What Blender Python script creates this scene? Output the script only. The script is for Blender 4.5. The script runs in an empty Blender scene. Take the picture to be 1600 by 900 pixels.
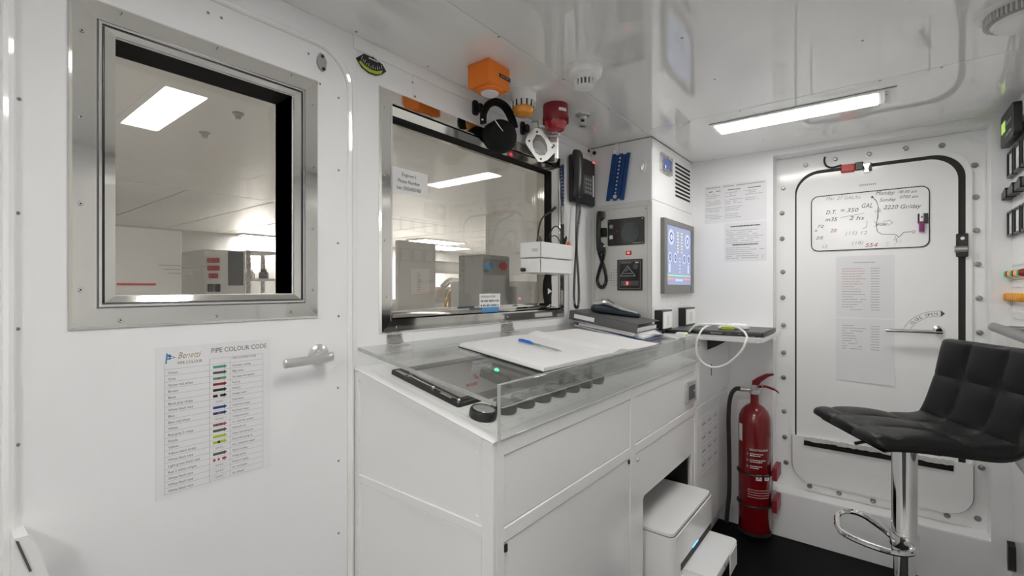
import bpy, bmesh, math, random
from mathutils import Vector, Matrix
from mathutils.geometry import tessellate_polygon
random.seed(7)
V = Vector
scn = bpy.context.scene
col = scn.collection
PI = math.pi

# ------------------------------------------------------------------ camera
FPX = 732.0                      # focal length in pixels of the 1600x900 frame
YAW = math.radians(38.2)         # view direction, turned left from +X
EYE = V((0.0, 0.0, 1.25))
cam_data = bpy.data.cameras.new('camera')
cam = bpy.data.objects.new('camera', cam_data)
col.objects.link(cam)
cam_data.sensor_width = 36.0
cam_data.lens = FPX / 1600 * 36.0
cam_data.clip_start = 0.02
cam.location = EYE
cam.rotation_euler = (PI / 2, 0, YAW - PI / 2)
scn.camera = cam

# ------------------------------------------------------------------ world, exposure
world = bpy.data.worlds.new('world')
scn.world = world
world.use_nodes = True
bgn = world.node_tree.nodes['Background']
bgn.inputs[0].default_value = (0.9, 0.92, 1.0, 1)
bgn.inputs[1].default_value = 0.25
scn.view_settings.view_transform = 'Standard'
scn.view_settings.look = 'None'
scn.view_settings.gamma = 1.0
scn.view_settings.exposure = 0.4
scn.view_settings.use_curve_mapping = False
scn.cycles.max_bounces = 22
scn.cycles.diffuse_bounces = 18
scn.cycles.glossy_bounces = 6
scn.cycles.transmission_bounces = 8
scn.cycles.transparent_max_bounces = 16
LED_POWER = 19.0                 # emission of the ceiling strip lights of this room
FAR_POWER = 40.0                 # emission of the lights in the next room

# ------------------------------------------------------------------ pixel helpers
CY, SY = math.cos(YAW), math.sin(YAW)
def ray(u, v):
    a = u - 800.0
    return V((FPX * CY + a * SY, FPX * SY - a * CY, 450.0 - v))
def hit(u, v, o, n):
    r = ray(u, v)
    t = (V(o) - EYE).dot(V(n)) / r.dot(V(n))
    return EYE + r * t
def pZ(u, v, z): return hit(u, v, (0, 0, z), (0, 0, 1))
def pX(u, v, x): return hit(u, v, (x, 0, 0), (1, 0, 0))
def pY(u, v, y): return hit(u, v, (0, y, 0), (0, 1, 0))

class Fr:
    """flat local frame: a along R, b along U, n along the outward normal N"""
    def __init__(s, O, R, U, N): s.O, s.R, s.U, s.N = V(O), V(R).normalized(), V(U).normalized(), V(N).normalized()
    def p(s, a, b, n=0.0): return s.O + s.R * a + s.U * b + s.N * n
    def px(s, u, v, n=0.0):
        h = hit(u, v, s.O + s.N * n, s.N) - s.O
        return h.dot(s.R), h.dot(s.U)
    def off(s, n): return Fr(s.O + s.N * n, s.R, s.U, s.N)
ZUP = (0, 0, 1)
XBK = -3.2
YW, XH, XR, XL, YL, YC, YS, ZC = 1.145, 2.69, 2.79, 2.097, 0.831, 0.64, -0.41, 1.95
FW = Fr((0, YW, 0), (1, 0, 0), ZUP, (0, -1, 0))      # wall with the windows
FH = Fr((XH, 0, 0), (0, -1, 0), ZUP, (-1, 0, 0))     # hatch wall
FR = Fr((XR, 0, 0), (0, -1, 0), ZUP, (-1, 0, 0))     # recess behind it
FL1 = Fr((XL, 0, 0), (0, -1, 0), ZUP, (-1, 0, 0))    # locker, side face
FL2 = Fr((0, YL, 0), (1, 0, 0), ZUP, (0, -1, 0))     # locker, front face
FC = Fr((0, YC, 0), (1, 0, 0), ZUP, (0, -1, 0))      # console front
FS = Fr((0, YS, 0), (-1, 0, 0), ZUP, (0, 1, 0))      # switchboard
FCE = Fr((0, 0, ZC), (1, 0, 0), (0, 1, 0), (0, 0, -1))
def world_frame(o): return Fr(o, (1, 0, 0), (0, 1, 0), (0, 0, 1))

# ------------------------------------------------------------------ materials
MATS = {}
def mat(name, colr, rough=0.5, metal=0.0, spec=0.5, coat=0.0, var=0.04, nscale=8.0, bump=0.0, bscale=60.0, emit=None, estr=0.0, rvar=0.0, ior=None):
    m = bpy.data.materials.new(name); m.use_nodes = True
    nt = m.node_tree; b = nt.nodes['Principled BSDF']
    tc = nt.nodes.new('ShaderNodeTexCoord')
    nz = nt.nodes.new('ShaderNodeTexNoise'); nz.inputs['Scale'].default_value = nscale; nz.inputs['Detail'].default_value = 5
    nt.links.new(tc.outputs['Object'], nz.inputs['Vector'])
    mx = nt.nodes.new('ShaderNodeMix'); mx.data_type = 'RGBA'
    c = colr
    mx.inputs['A'].default_value = (c[0] * (1 - var), c[1] * (1 - var), c[2] * (1 - var), 1)
    mx.inputs['B'].default_value = (min(1, c[0] * (1 + var)), min(1, c[1] * (1 + var)), min(1, c[2] * (1 + var)), 1)
    nt.links.new(nz.outputs['Fac'], mx.inputs['Factor'])
    nt.links.new(mx.outputs['Result'], b.inputs['Base Color'])
    b.inputs['Roughness'].default_value = rough
    if rvar:
        mr = nt.nodes.new('ShaderNodeMapRange')
        mr.inputs['To Min'].default_value = max(0.01, rough - rvar); mr.inputs['To Max'].default_value = rough + rvar
        nt.links.new(nz.outputs['Fac'], mr.inputs['Value']); nt.links.new(mr.outputs['Result'], b.inputs['Roughness'])
    b.inputs['Metallic'].default_value = metal
    b.inputs['Specular IOR Level'].default_value = spec
    b.inputs['Coat Weight'].default_value = coat
    b.inputs['Coat Roughness'].default_value = 0.05
    if ior: b.inputs['IOR'].default_value = ior
    if bump:
        n2 = nt.nodes.new('ShaderNodeTexNoise'); n2.inputs['Scale'].default_value = bscale; n2.inputs['Detail'].default_value = 4
        nt.links.new(tc.outputs['Object'], n2.inputs['Vector'])
        bp = nt.nodes.new('ShaderNodeBump'); bp.inputs['Strength'].default_value = bump; bp.inputs['Distance'].default_value = 0.002
        nt.links.new(n2.outputs['Fac'], bp.inputs['Height']); nt.links.new(bp.outputs['Normal'], b.inputs['Normal'])
    if emit:
        b.inputs['Emission Color'].default_value = (*emit, 1); b.inputs['Emission Strength'].default_value = estr
    MATS[name] = m
    return m
def glass_mat(name, ior, tint=(1, 1, 1), rough=0.0, haze=0.0, hazecol=(0.8, 0.8, 0.8)):
    """thin clear sheet: Fresnel mix of transparent and mirror, with a little milky haze"""
    m = bpy.data.materials.new(name); m.use_nodes = True
    nt = m.node_tree
    for n in list(nt.nodes):
        if n.type == 'BSDF_PRINCIPLED': nt.nodes.remove(n)
    out = [n for n in nt.nodes if n.type == 'OUTPUT_MATERIAL'][0]
    tr = nt.nodes.new('ShaderNodeBsdfTransparent'); tr.inputs[0].default_value = (*tint, 1)
    gl = nt.nodes.new('ShaderNodeBsdfGlossy'); gl.inputs['Roughness'].default_value = rough
    fr = nt.nodes.new('ShaderNodeFresnel'); fr.inputs['IOR'].default_value = ior
    geo = nt.nodes.new('ShaderNodeNewGeometry')
    # the same reflectivity on both faces of the sheet
    mi = nt.nodes.new('ShaderNodeMixShader')
    base = tr
    if haze:
        df = nt.nodes.new('ShaderNodeBsdfDiffuse'); df.inputs[0].default_value = (*hazecol, 1)
        tc = nt.nodes.new('ShaderNodeTexCoord'); nz = nt.nodes.new('ShaderNodeTexNoise'); nz.inputs['Scale'].default_value = 14; nz.inputs['Detail'].default_value = 6
        nt.links.new(tc.outputs['Object'], nz.inputs['Vector'])
        mr = nt.nodes.new('ShaderNodeMapRange'); mr.inputs['To Min'].default_value = haze * 0.5; mr.inputs['To Max'].default_value = haze * 1.5
        nt.links.new(nz.outputs['Fac'], mr.inputs['Value'])
        mh = nt.nodes.new('ShaderNodeMixShader')
        nt.links.new(mr.outputs['Result'], mh.inputs[0]); nt.links.new(tr.outputs[0], mh.inputs[1]); nt.links.new(df.outputs[0], mh.inputs[2])
        base = mh
    inv = nt.nodes.new('ShaderNodeMix'); inv.data_type = 'FLOAT'
    inv.inputs['A'].default_value = ior; inv.inputs['B'].default_value = ior   # Fresnel node inverts by itself on back faces
    nt.links.new(geo.outputs['Backfacing'], inv.inputs['Factor'])
    inv.inputs['B'].default_value = 1.0 / ior
    inv.inputs['A'].default_value = ior
    nt.links.new(inv.outputs['Result'], fr.inputs['IOR'])
    nt.links.new(fr.outputs[0], mi.inputs[0]); nt.links.new(base.outputs[0], mi.inputs[1]); nt.links.new(gl.outputs[0], mi.inputs[2])
    nt.links.new(mi.outputs[0], out.inputs[0])
    MATS[name] = m
    return m
def M(n): return MATS[n]
mat('wall', (0.90, 0.90, 0.905), 0.25, spec=0.4, var=0.008, nscale=2)
mat('ceil', (0.95, 0.945, 0.93), 0.05, spec=1.0, coat=0.45, var=0.008, nscale=2)
mat('gloss', (0.89, 0.89, 0.885), 0.14, spec=0.5, var=0.008, nscale=2)
mat('cream', (0.74, 0.735, 0.70), 0.3, var=0.02)
mat('greygap', (0.30, 0.30, 0.29), 0.6)
mat('dark', (0.02, 0.02, 0.02), 0.6)
mat('floor', (0.006, 0.006, 0.0065), 0.6, spec=0.12, var=0.4, nscale=40, bump=0.25, bscale=120)
mat('steel', (0.74, 0.73, 0.69), 0.07, metal=1.0, var=0.06, nscale=5, rvar=0.03)
mat('chrome', (0.80, 0.80, 0.79), 0.06, metal=1.0, var=0.02)
mat('brushed', (0.62, 0.61, 0.58), 0.28, metal=1.0, var=0.08, nscale=20, rvar=0.06)
mat('boltsteel', (0.34, 0.33, 0.31), 0.35, metal=1.0, var=0.15)
mat('torn', (0.62, 0.61, 0.59), 0.9, var=0.3, nscale=90, bump=0.8, bscale=200)
mat('rail', (0.30, 0.30, 0.30), 0.35, metal=0.9, var=0.1)
mat('black', (0.015, 0.015, 0.016), 0.35, var=0.1)
mat('blackmat', (0.012, 0.012, 0.012), 0.75, spec=0.2, var=0.2)
mat('rubber', (0.02, 0.02, 0.02), 0.6, var=0.15)
mat('leather', (0.007, 0.007, 0.0073), 0.42, spec=0.26, var=0.15, nscale=30, bump=0.12, bscale=260)
mat('white', (0.87, 0.87, 0.86), 0.4, var=0.01)
mat('paper', (0.87, 0.865, 0.865), 0.8, spec=0.15, var=0.012)
mat('paper2', (0.79, 0.785, 0.80), 0.8, spec=0.15, var=0.012)
mat('lam', (0.835, 0.83, 0.835), 0.28, var=0.01)
mat('ink', (0.12, 0.12, 0.13), 0.8, spec=0.1)
mat('inkpale', (0.45, 0.45, 0.46), 0.8, spec=0.1)
mat('inkred', (0.45, 0.10, 0.12), 0.8, spec=0.1)
mat('inkredpale', (0.62, 0.42, 0.43), 0.8, spec=0.1)
mat('orange', (0.86, 0.21, 0.015), 0.4, var=0.04)
mat('amber', (0.80, 0.30, 0.01), 0.15, coat=0.5, var=0.08)
mat('redbody', (0.27, 0.015, 0.025), 0.4, var=0.08)
mat('redlens', (0.42, 0.008, 0.015), 0.12, coat=0.6, var=0.1)
mat('red', (0.20, 0.003, 0.007), 0.2, coat=0.6, var=0.06)
mat('redsensor', (0.50, 0.04, 0.035), 0.4)
mat('blue', (0.012, 0.06, 0.22), 0.45, var=0.1)
mat('penblue', (0.02, 0.17, 0.60), 0.35)
mat('cyanblue', (0.08, 0.30, 0.60), 0.6)
mat('lime', (0.45, 0.55, 0.03), 0.4)
mat('green', (0.10, 0.35, 0.22), 0.6)
mat('greydk', (0.10, 0.10, 0.10), 0.45, var=0.05)
mat('greymd', (0.36, 0.36, 0.35), 0.45, var=0.05)
mat('greylt', (0.70, 0.70, 0.69), 0.4, var=0.03)
mat('silver', (0.66, 0.66, 0.66), 0.28, metal=0.75)
mat('alu', (0.62, 0.62, 0.60), 0.35, metal=0.85, var=0.12, nscale=25, bump=0.3, bscale=50)
mat('tealdk', (0.02, 0.035, 0.05), 0.3)
mat('screenblue', (0.10, 0.14, 0.30), 0.15, emit=(0.40, 0.43, 0.60), estr=0.50)
mat('screenpale', (0.3, 0.35, 0.5), 0.15, emit=(0.52, 0.58, 0.78), estr=0.6)
mat('screenyel', (0.5, 0.45, 0.2), 0.15, emit=(0.75, 0.70, 0.35), estr=0.6)
mat('screengrn', (0.2, 0.5, 0.2), 0.15, emit=(0.30, 0.75, 0.35), estr=0.6)
mat('screenred', (0.5, 0.2, 0.2), 0.15, emit=(0.85, 0.28, 0.25), estr=0.6)
mat('screendk', (0.03, 0.05, 0.15), 0.15, emit=(0.10, 0.14, 0.36), estr=0.4)
mat('bezel', (0.20, 0.20, 0.19), 0.4)
mat('lcd', (0.3, 0.45, 0.08), 0.3, emit=(0.45, 0.75, 0.12), estr=0.55)
mat('ledred', (0.8, 0.05, 0.05), 0.3, emit=(1.0, 0.06, 0.08), estr=2.2)
mat('ledgreen', (0.05, 0.8, 0.2), 0.3, emit=(0.05, 1.0, 0.28), estr=3.0)
mat('ledblue', (0.05, 0.3, 0.8), 0.3, emit=(0.1, 0.35, 1.0), estr=2.0)
mat('lampgreen', (0.05, 0.42, 0.25), 0.3, emit=(0.05, 0.5, 0.28), estr=0.25)
mat('lamporange', (0.80, 0.25, 0.05), 0.3, emit=(0.9, 0.3, 0.05), estr=0.35)
mat('switchor', (0.80, 0.34, 0.01), 0.4)
mat('purple', (0.25, 0.03, 0.16), 0.4)
mat('led', (0.9, 0.9, 0.9), 0.5, emit=(1.0, 0.985, 0.95), estr=LED_POWER)
mat('ledmid', (0.9, 0.9, 0.9), 0.5, emit=(1.0, 0.985, 0.95), estr=LED_POWER * 1.2)
mat('ledfill', (0.9, 0.9, 0.9), 0.5, emit=(1.0, 0.985, 0.95), estr=LED_POWER * 2.4)  # stronger emission for the added fill lights behind the viewer
mat('farled', (0.9, 0.9, 0.9), 0.5, emit=(1.0, 0.97, 0.92), estr=FAR_POWER)
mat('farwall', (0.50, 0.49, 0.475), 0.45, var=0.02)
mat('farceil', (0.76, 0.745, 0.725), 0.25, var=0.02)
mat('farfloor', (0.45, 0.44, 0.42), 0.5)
mat('enginewhite', (0.72, 0.71, 0.69), 0.35)
mat('gold', (0.62, 0.45, 0.25), 0.25, metal=0.8)
glass_mat('glass', 1.62, (0.93, 0.93, 0.92))
glass_mat('acrylic', 1.45, (0.95, 0.955, 0.95), rough=0.04, haze=0.05, hazecol=(0.8, 0.8, 0.79))
glass_mat('acrylicedge', 1.5, (0.80, 0.82, 0.80), rough=0.15, haze=0.55, hazecol=(0.72, 0.73, 0.71))
glass_mat('gaugeglass', 1.6, (0.85, 0.85, 0.85), haze=0.12)
glass_mat('clearlens', 1.5, (0.8, 0.85, 0.8), haze=0.3)
glass_mat('blueclear', 1.45, (0.75, 0.85, 0.95), haze=0.1)

# ------------------------------------------------------------------ mesh collector
WLOC = {}
def sub(a, b): return (a[0] - b[0], a[1] - b[1], a[2] - b[2])
class MB:
    def __init__(s, m='wall'):
        s.v = []; s.f = []; s.mi = []; s.mats = []; s.m(m)
    def m(s, name):
        if name not in s.mats: s.mats.append(name)
        s.cur = s.mats.index(name); return s
    def add(s, vs, fs):
        o = len(s.v); s.v += [tuple(p) for p in vs]
        for f in fs: s.f.append(tuple(i + o for i in f)); s.mi.append(s.cur)
        return s
    # box in a frame: a0..a1, b0..b1, n0..n1, chamfered by c
    def fbox(s, F, a0, a1, b0, b1, n0, n1, c=0.0):
        a0, a1 = min(a0, a1), max(a0, a1); b0, b1 = min(b0, b1), max(b0, b1); n0, n1 = min(n0, n1), max(n0, n1)
        c = min(c, (a1 - a0) * .45, (b1 - b0) * .45, (n1 - n0) * .45)
        if c <= 0:
            vs = [F.p(a, b, n) for a in (a0, a1) for b in (b0, b1) for n in (n0, n1)]
            return s.add(vs, [(0, 1, 3, 2), (4, 6, 7, 5), (0, 4, 5, 1), (2, 3, 7, 6), (0, 2, 6, 4), (1, 5, 7, 3)])
        L = [(a0, a1), (b0, b1), (n0, n1)]
        vs = []; idx = {}
        for sx in (0, 1):
            for sy in (0, 1):
                for sz in (0, 1):
                    sg = (sx, sy, sz)
                    for ax in range(3):
                        q = []
                        for k in range(3):
                            e = L[k][sg[k]]
                            q.append(e if k == ax else e + (c if sg[k] == 0 else -c))
                        idx[(sg, ax)] = len(vs); vs.append(F.p(*q))
        fs = []
        for ax in range(3):
            o = [k for k in range(3) if k != ax]
            for e in (0, 1):
                q = []
                for (i, j) in ((0, 0), (1, 0), (1, 1), (0, 1)):
                    sg = [0, 0, 0]; sg[ax] = e; sg[o[0]] = i; sg[o[1]] = j
                    q.append(idx[(tuple(sg), ax)])
                fs.append(tuple(q))
            for i in (0, 1):
                for j in (0, 1):
                    s0 = [0, 0, 0]; s0[o[0]] = i; s0[o[1]] = j; s1 = list(s0); s1[ax] = 1
                    fs.append((idx[(tuple(s0), o[0])], idx[(tuple(s1), o[0])], idx[(tuple(s1), o[1])], idx[(tuple(s0), o[1])]))
        for sg in {k[0] for k in idx}: fs.append((idx[(sg, 0)], idx[(sg, 1)], idx[(sg, 2)]))
        return s.add(vs, fs)
    def box(s, x0, x1, y0, y1, z0, z1, c=0.0): return s.fbox(world_frame((0, 0, 0)), x0, x1, y0, y1, z0, z1, c)
    # prism of a 2-D outline with holes between n0 and n1
    def prism(s, F, outer, n0, n1, holes=()):
        loops = [list(outer)] + [list(h) for h in holes]
        flat = [p for l in loops for p in l]; n = len(flat)
        tris = tessellate_polygon([[V((p[0], p[1], 0)) for p in l] for l in loops])
        vs = [F.p(p[0], p[1], n0) for p in flat] + [F.p(p[0], p[1], n1) for p in flat]
        fs = []
        if len(loops) == 1 and convex(outer):
            fs += [tuple(range(n)), tuple(range(2 * n - 1, n - 1, -1))]
        else:
            for t in tris: fs += [tuple(t), tuple(i + n for i in reversed(t))]
        o = 0
        for l in loops:
            k = len(l)
            for i in range(k):
                j = (i + 1) % k
                fs.append((o + i, o + j, o + j + n, o + i + n))
            o += k
        return s.add(vs, fs)
    def face(s, F, pts, n=0.0):
        return s.add([F.p(p[0], p[1], n) for p in pts], [tuple(range(len(pts)))])
    def quadpts(s, pts): return s.add(pts, [tuple(range(len(pts)))])
    # lathe around an axis
    def lathe(s, O, axis, prof, seg=24, cap=True):
        ax = V(axis).normalized(); r = ax.orthogonal().normalized(); t = ax.cross(r)
        vs = []; fs = []; O = V(O)
        for (rr, h) in prof:
            for i in range(seg):
                an = 2 * PI * i / seg
                vs.append(O + ax * h + (r * math.cos(an) + t * math.sin(an)) * max(rr, 1e-5))
        k = len(prof)
        for j in range(k - 1):
            for i in range(seg):
                i2 = (i + 1) % seg
                fs.append((j * seg + i, j * seg + i2, (j + 1) * seg + i2, (j + 1) * seg + i))
        if cap: fs += [tuple(range(seg)), tuple((k - 1) * seg + i for i in reversed(range(seg)))]
        return s.add(vs, fs)
    def cyl(s, p0, p1, r0, r1=None, seg=16):
        p0, p1 = V(p0), V(p1); d = p1 - p0
        return s.lathe(p0, d, [(r0, 0), (r0 if r1 is None else r1, d.length)], seg)
    def fcyl(s, F, a, b, r, n0, n1, seg=20, r1=None): return s.cyl(F.p(a, b, n0), F.p(a, b, n1), r, r1, seg)
    def tube(s, pts, r, seg=8, closed=False):
        pts = [V(p) for p in pts]; n = len(pts)
        rs = r if isinstance(r, (list, tuple)) else [r] * n
        vs = []; fs = []
        def tan(i):
            if closed: return (pts[(i + 1) % n] - pts[i - 1]).normalized()
            return (pts[min(i + 1, n - 1)] - pts[max(i - 1, 0)]).normalized()
        t0 = tan(0); u = t0.orthogonal().normalized()
        for i in range(n):
            t = tan(i)
            u = (u - t * u.dot(t))
            u = u.normalized() if u.length > 1e-6 else t.orthogonal().normalized()
            w = t.cross(u)
            for k in range(seg):
                an = 2 * PI * k / seg
                vs.append(pts[i] + (u * math.cos(an) + w * math.sin(an)) * rs[i])
        for i in range(n if closed else n - 1):
            j = (i + 1) % n
            for k in range(seg):
                k2 = (k + 1) % seg
                fs.append((i * seg + k, i * seg + k2, j * seg + k2, j * seg + k))
        if not closed: fs += [tuple(range(seg)), tuple((n - 1) * seg + k for k in reversed(range(seg)))]
        return s.add(vs, fs)
    def ell(s, c, R, U, N, ra, rb, rn, seg=16, rings=10):
        c = V(c); vs = []; fs = []
        for j in range(rings + 1):
            ph = -PI / 2 + PI * j / rings
            for i in range(seg):
                an = 2 * PI * i / seg; q = max(math.cos(ph), 1e-4)
                vs.append(c + V(R) * (ra * q * math.cos(an)) + V(U) * (rb * q * math.sin(an)) + V(N) * (rn * math.sin(ph)))
        for j in range(rings):
            for i in range(seg):
                i2 = (i + 1) % seg
                fs.append((j * seg + i, j * seg + i2, (j + 1) * seg + i2, (j + 1) * seg + i))
        return s.add(vs, fs)
    def grid(s, P):
        h, w = len(P), len(P[0]); vs = [p for row in P for p in row]
        return s.add(vs, [(j * w + i, j * w + i + 1, (j + 1) * w + i + 1, (j + 1) * w + i) for j in range(h - 1) for i in range(w - 1)])
    # flat printed line along 2-D points
    def line(s, F, pts, w, n):
        for (p, q) in zip(pts[:-1], pts[1:]):
            d = V((q[0] - p[0], q[1] - p[1]))
            if d.length < 1e-7: continue
            d.normalize(); k = V((-d.y, d.x)) * (w / 2); e = d * (w * 0.3)
            s.face(F, [(p[0] - e.x + k.x, p[1] - e.y + k.y), (p[0] - e.x - k.x, p[1] - e.y - k.y), (q[0] + e.x - k.x, q[1] + e.y - k.y), (q[0] + e.x + k.x, q[1] + e.y + k.y)], n)
        return s
    def rect(s, F, a0, a1, b0, b1, n): return s.face(F, [(a0, b0), (a1, b0), (a1, b1), (a0, b1)], n)
    def text(s, F, body, a, b, size, n, sx=1.0, shear=0.0, rot=0.0, align='LEFT'):
        vs, fs, w = glyphs(body)
        k = {'LEFT': 0, 'CENTER': w / 2, 'RIGHT': w}[align]
        ca, sa = math.cos(rot), math.sin(rot)
        out = []
        for (x, y) in vs:
            lx = (x - k + shear * y) * size * sx; ly = y * size
            out.append(F.p(a + lx * ca - ly * sa, b + lx * sa + ly * ca, n))
        return s.add(out, fs)
    def mesh(s, name, origin):
        me = bpy.data.meshes.new(name)
        me.from_pydata([(p[0] - origin[0], p[1] - origin[1], p[2] - origin[2]) for p in s.v], [], s.f)
        for mn in s.mats: me.materials.append(MATS[mn])
        me.polygons.foreach_set('material_index', s.mi)
        bm = bmesh.new(); bm.from_mesh(me)
        bmesh.ops.recalc_face_normals(bm, faces=bm.faces)
        bm.to_mesh(me); bm.free()
        me.polygons.foreach_set('use_smooth', [True] * len(me.polygons))
        me.set_sharp_from_angle(angle=math.radians(32))
        me.update()
        return me
    def build(s, name, parent=None, label=None, cat=None, group=None, kind=None):
        lo = [min(p[i] for p in s.v) for i in range(3)]; hi = [max(p[i] for p in s.v) for i in range(3)]
        o = ((lo[0] + hi[0]) / 2, (lo[1] + hi[1]) / 2, (lo[2] + hi[2]) / 2 if parent else lo[2])
        ob = bpy.data.objects.new(name, s.mesh(name, o)); col.objects.link(ob)
        WLOC[ob.name] = o
        if parent:
            ob.parent = parent; ob.location = sub(o, WLOC[parent.name])
        else: ob.location = o
        return tag(ob, label, cat, group, kind)
def tag(o, label=None, cat=None, group=None, kind=None):
    if label: o['label'] = label
    if cat: o['category'] = cat
    if group: o['group'] = group
    if kind: o['kind'] = kind
    return o
def convex(P):
    sgn = 0; n = len(P)
    for i in range(n):
        a, b, c = P[i], P[(i + 1) % n], P[(i + 2) % n]
        z = (b[0] - a[0]) * (c[1] - b[1]) - (b[1] - a[1]) * (c[0] - b[0])
        if abs(z) < 1e-12: continue
        if sgn == 0: sgn = 1 if z > 0 else -1
        elif (z > 0) != (sgn > 0): return False
    return True
def thing(name, loc, label, cat, group=None, kind=None):
    o = bpy.data.objects.new(name, None); col.objects.link(o); o.empty_display_size = 0.05
    o.location = loc; WLOC[o.name] = tuple(loc)
    return tag(o, label, cat, group, kind)
def put(src, parent, world):
    """copy of a mesh part, sharing its data, moved to a world position"""
    c = src.copy(); col.objects.link(c); c.parent = parent
    WLOC[c.name] = tuple(world)
    c.location = sub(world, WLOC[parent.name]) if parent else world
    return c
GL = {}
def glyphs(body):
    if body in GL: return GL[body]
    cu = bpy.data.curves.new('t', 'FONT'); cu.body = body; cu.size = 1.0; cu.resolution_u = 2; cu.fill_mode = 'FRONT'
    ob = bpy.data.objects.new('t', cu); col.objects.link(ob)
    dg = bpy.context.evaluated_depsgraph_get(); dg.update()
    me = bpy.data.meshes.new_from_object(ob.evaluated_get(dg))
    vs = [(v.co.x, v.co.y) for v in me.vertices]; fs = [tuple(p.vertices) for p in me.polygons]
    w = max((v[0] for v in vs), default=0)
    bpy.data.objects.remove(ob); bpy.data.curves.remove(cu); bpy.data.meshes.remove(me)
    GL[body] = (vs, fs, w)
    return GL[body]
def rr(a0, a1, b0, b1, r, seg=6):
    """rounded rectangle outline"""
    a0, a1 = min(a0, a1), max(a0, a1); b0, b1 = min(b0, b1), max(b0, b1)
    P = []
    for (ca, cb, st) in ((a1 - r, b1 - r, 0), (a0 + r, b1 - r, 90), (a0 + r, b0 + r, 180), (a1 - r, b0 + r, 270)):
        for i in range(seg + 1):
            an = math.radians(st + 90 * i / seg); P.append((ca + r * math.cos(an), cb + r * math.sin(an)))
    return P
def re(a0, a1, b0, b1): return [(a0, b0), (a1, b0), (a1, b1), (a0, b1)]
def circ(a, b, r, seg=20, r2=None): return [(a + r * math.cos(2 * PI * i / seg), b + (r2 or r) * math.sin(2 * PI * i / seg)) for i in range(seg)]
def bez(P, n=24):
    """Catmull-Rom through points"""
    P = [V(p) for p in P]; out = []
    for i in range(len(P) - 1):
        p0 = P[max(i - 1, 0)]; p1 = P[i]; p2 = P[i + 1]; p3 = P[min(i + 2, len(P) - 1)]
        for k in range(n):
            t = k / n
            out.append(0.5 * ((2 * p1) + (p2 - p0) * t + (2 * p0 - 5 * p1 + 4 * p2 - p3) * t * t + (3 * p1 - p0 - 3 * p2 + p3) * t ** 3))
    out.append(P[-1]); return out
def screws(parent, F, spots, n, r=0.004, m='steel', name='screw', h=0.0025, dark='dark', seg=10):
    first = None
    for (a, b) in spots:
        w = F.p(a, b, n + h / 2)
        if first is None:
            mb = MB(m); mb.lathe(F.p(a, b, n), F.N, [(r, 0), (r, h * .4), (r * .8, h)], seg)
            mb.m(dark).face(F, circ(a, b, r * .38, 6), n + h * 1.08)
            first = mb.build(name, parent); base = V(WLOC[first.name]) - V(F.p(a, b, n))
        else: put(first, parent, tuple(V(F.p(a, b, n)) + base))
    return first

# ================================================================== THE SETTING
# ---- floor
mb = MB('floor'); mb.box(XBK, XR, -0.8, 1.145, -0.04, 0.0)
mb.build('floor', kind='structure', label='matt black rubber floor of the control room', cat='floor')

# ---- ceiling: three glossy white panels with thin seams
root = MB('greygap').box(XBK, XR + .05, -0.8, YW + .1, ZC + .006, ZC + .03).build('ceiling', kind='structure', label='glossy white panelled ceiling with thin seams', cat='ceiling')
for (x0, x1, y0, y1) in ((XBK, 2.097, YL + .0012, YW), (XBK, 1.999, -0.8, YL - .0012), (2.0015, XR, -0.8, YL - .0012)):
    MB('ceil').box(x0, x1, y0, y1, ZC, ZC + .006, .0008).build('ceiling_panel', root)
sp = [(x, 1.125) for x in (.30, .742, .999)] + [(x, .8365) for x in (.66, 1.003, 1.341, 1.672, 2.0)] + [(x, y) for x in (.66, .99, 1.325, 1.655) for y in (.437, .04)] + [(2.012, .637), (2.012, .437), (2.012, -.152), (2.012, .002), (2.48, .437)]
screws(root, FCE, sp, 0, .0042, 'greymd', h=.0012)
t1 = MB('ceil').fbox(FW, .745, 2.09, 1.912, 1.9495, 0, .004, .001).build('trim_1', kind='structure', label='narrow white strip along the top of the window wall', cat='trim')

# ---- window wall
W2 = (.835, 1.825, 1.123, 1.830)
mb = MB('wall'); mb.prism(FW, re(XBK, XH, 0, ZC), -.10, 0, [rr(.088, .742, .03, 1.891, .102, 10), re(*W2)])
wall_left = mb.build('wall_left', kind='structure', label='white panelled wall with the door and the wide window', cat='wall')
# wall cladding panels, a hair proud of the wall, gaps between
P = []
mb = MB('wall')
mb.prism(FW, [(.757, 0), (.954, 0), (.954, W2[2] - .002), (W2[0] - .002, W2[2] - .002), (W2[0] - .002, W2[3] + .002), (.954, W2[3] + .002), (.954, 1.910), (.757, 1.910)], 0, .0018)
mb.build('wall_panel', wall_left)
mb = MB('wall')
mb.prism(FW, [(.956, 1.02), (1.878, 1.02), (1.878, 1.910), (.956, 1.910), (.956, W2[3] + .002), (W2[1] + .002, W2[3] + .002), (W2[1] + .002, W2[2] - .002), (.956, W2[2] - .002)], 0, .0018)
mb.build('wall_panel', wall_left)
MB('wall').fbox(FW, 1.880, 2.096, 1.02, 1.910, 0, .0018).build('wall_panel', wall_left)
sp = [FW.px(*q) for q in ((615, 97), (649, 117), (644, 129), (557, 162), (556, 270), (557, 380), (582, 90), (640, 170))]
screws(wall_left, FW, [s for s in sp if .76 < s[0]], .0018, .0035, 'greymd', h=.001)

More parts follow.
